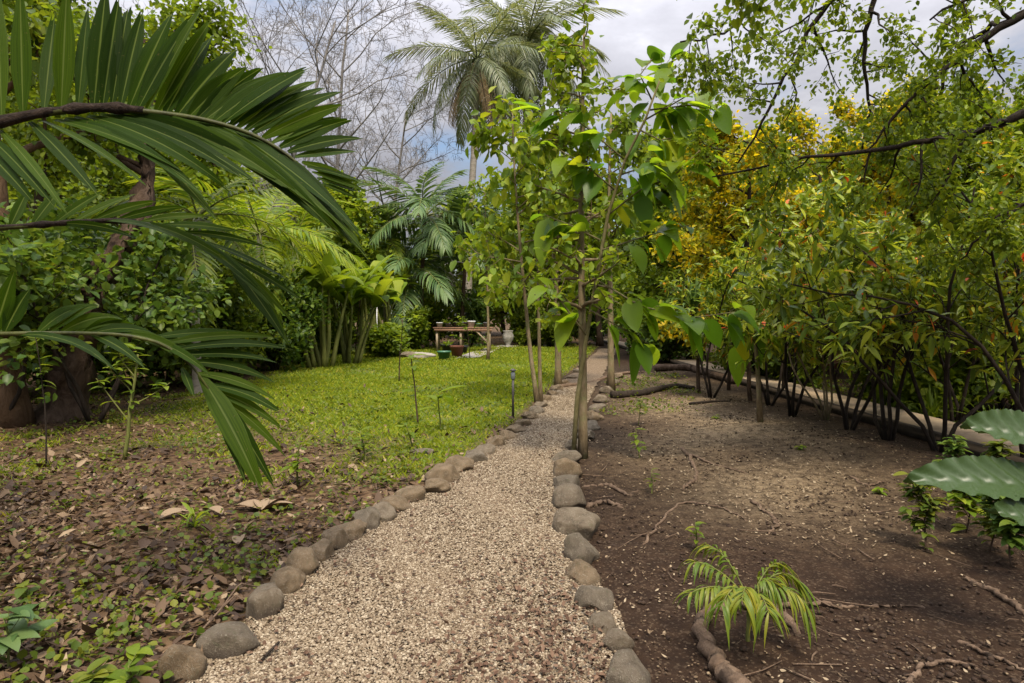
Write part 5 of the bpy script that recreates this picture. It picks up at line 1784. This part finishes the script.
# garden spike light
p = gp(513, 418)
root = thing('garden_light', 'small garden light on a dark stake in the lawn beside the path', 'garden light', p)
mb = MB()
mb.tube([p - UP * .05, p + UP * .3, p + UP * .56], 0.018, 8)
mb.build('stake', M['metal'], root)
mb = MB()
mb.lathe(p + UP * .56, [(0.02, 0), (0.032, 0.02), (0.032, 0.10), (0.02, 0.13)], 12)
mb.build('lamp_head', M['lampglass'], root)
mb = MB()
mb.lathe(p + UP * .69, [(0.045, 0), (0.045, 0.012), (0.02, 0.03), (0.004, 0.035)], 12)
mb.build('lamp_cap', M['metal'], root)

# ------------------------------------------------------------------ light, sky, camera
EL, AZ = math.radians(58), math.radians(166)
w = bpy.data.worlds.new('World')
sc.world = w
w.use_nodes = True
nt = w.node_tree
for n_ in list(nt.nodes):
    nt.nodes.remove(n_)
out = nt.nodes.new('ShaderNodeOutputWorld')
bg = nt.nodes.new('ShaderNodeBackground')
bg.inputs['Strength'].default_value = 0.072
sky = nt.nodes.new('ShaderNodeTexSky')
sky.sky_type = 'NISHITA'
sky.sun_disc = False
sky.sun_elevation = EL
sky.sun_rotation = AZ
tcn = nt.nodes.new('ShaderNodeTexCoord').outputs['Generated']
mp = nt.nodes.new('ShaderNodeMapping')
mp.inputs['Scale'].default_value = (1, 1, 2.2)
mp.inputs['Location'].default_value = (0.35, 0.1, 0.3)
nt.links.new(tcn, mp.inputs[0])
c1 = noise(nt, 2.4, 9, 0.58, mp.outputs[0], 0.3)
c2 = noise(nt, 5.0, 6, 0.6, mp.outputs[0], 0.2)
cf_ = ramp(nt, c1, [(0, 0, 0), (1, 1, 1)], [0.36, 0.5])
cc = ramp(nt, c2, [(3.3, 3.3, 3.7), (4.4, 4.4, 4.85), (6.3, 6.3, 6.7)], [0.3, 0.55, 0.75])
sx = nt.nodes.new('ShaderNodeSeparateXYZ')
nt.links.new(tcn, sx.inputs[0])
zz2 = mth(nt, 'MAXIMUM', sx.outputs[2], 0.0)
lift = mth(nt, 'ADD', 0.42, mth(nt, 'MULTIPLY', mth(nt, 'MULTIPLY', zz2, zz2), 5.7))
sc_ = nt.nodes.new('ShaderNodeVectorMath')
sc_.operation = 'SCALE'
nt.links.new(cc, sc_.inputs[0])
nt.links.new(lift, sc_.inputs['Scale'])
nt.links.new(mixc(nt, cf_, sky.outputs[0], sc_.outputs[0]), bg.inputs['Color'])
nt.links.new(bg.outputs[0], out.inputs[0])

sd = bpy.data.lights.new('sun', 'SUN')
sd.energy = 2.7
sd.angle = math.radians(11.0)
sd.color = (1.0, 0.88, 0.70)
so = bpy.data.objects.new('sun', sd)
COL.objects.link(so)
S_ = Vector((math.sin(AZ) * math.cos(EL), math.cos(AZ) * math.cos(EL), math.sin(EL)))
so.rotation_euler = S_.to_track_quat('Z', 'Y').to_euler()

cd = bpy.data.cameras.new('camera')
cd.sensor_width = 36
cd.lens = F / 1024 * 36
cd.clip_end = 2000
cd.clip_start = 0.05
co = bpy.data.objects.new('camera', cd)
COL.objects.link(co)
co.location = (0, 0, CAMH)
co.rotation_euler = (math.pi / 2 - PIT, 0, 0)
sc.camera = co
sc.view_settings.view_transform = 'Standard'
sc.view_settings.look = 'None'
sc.view_settings.gamma = 1
sc.view_settings.exposure = 1.1
sc.cycles.max_bounces = 8
sc.cycles.transmission_bounces = 6
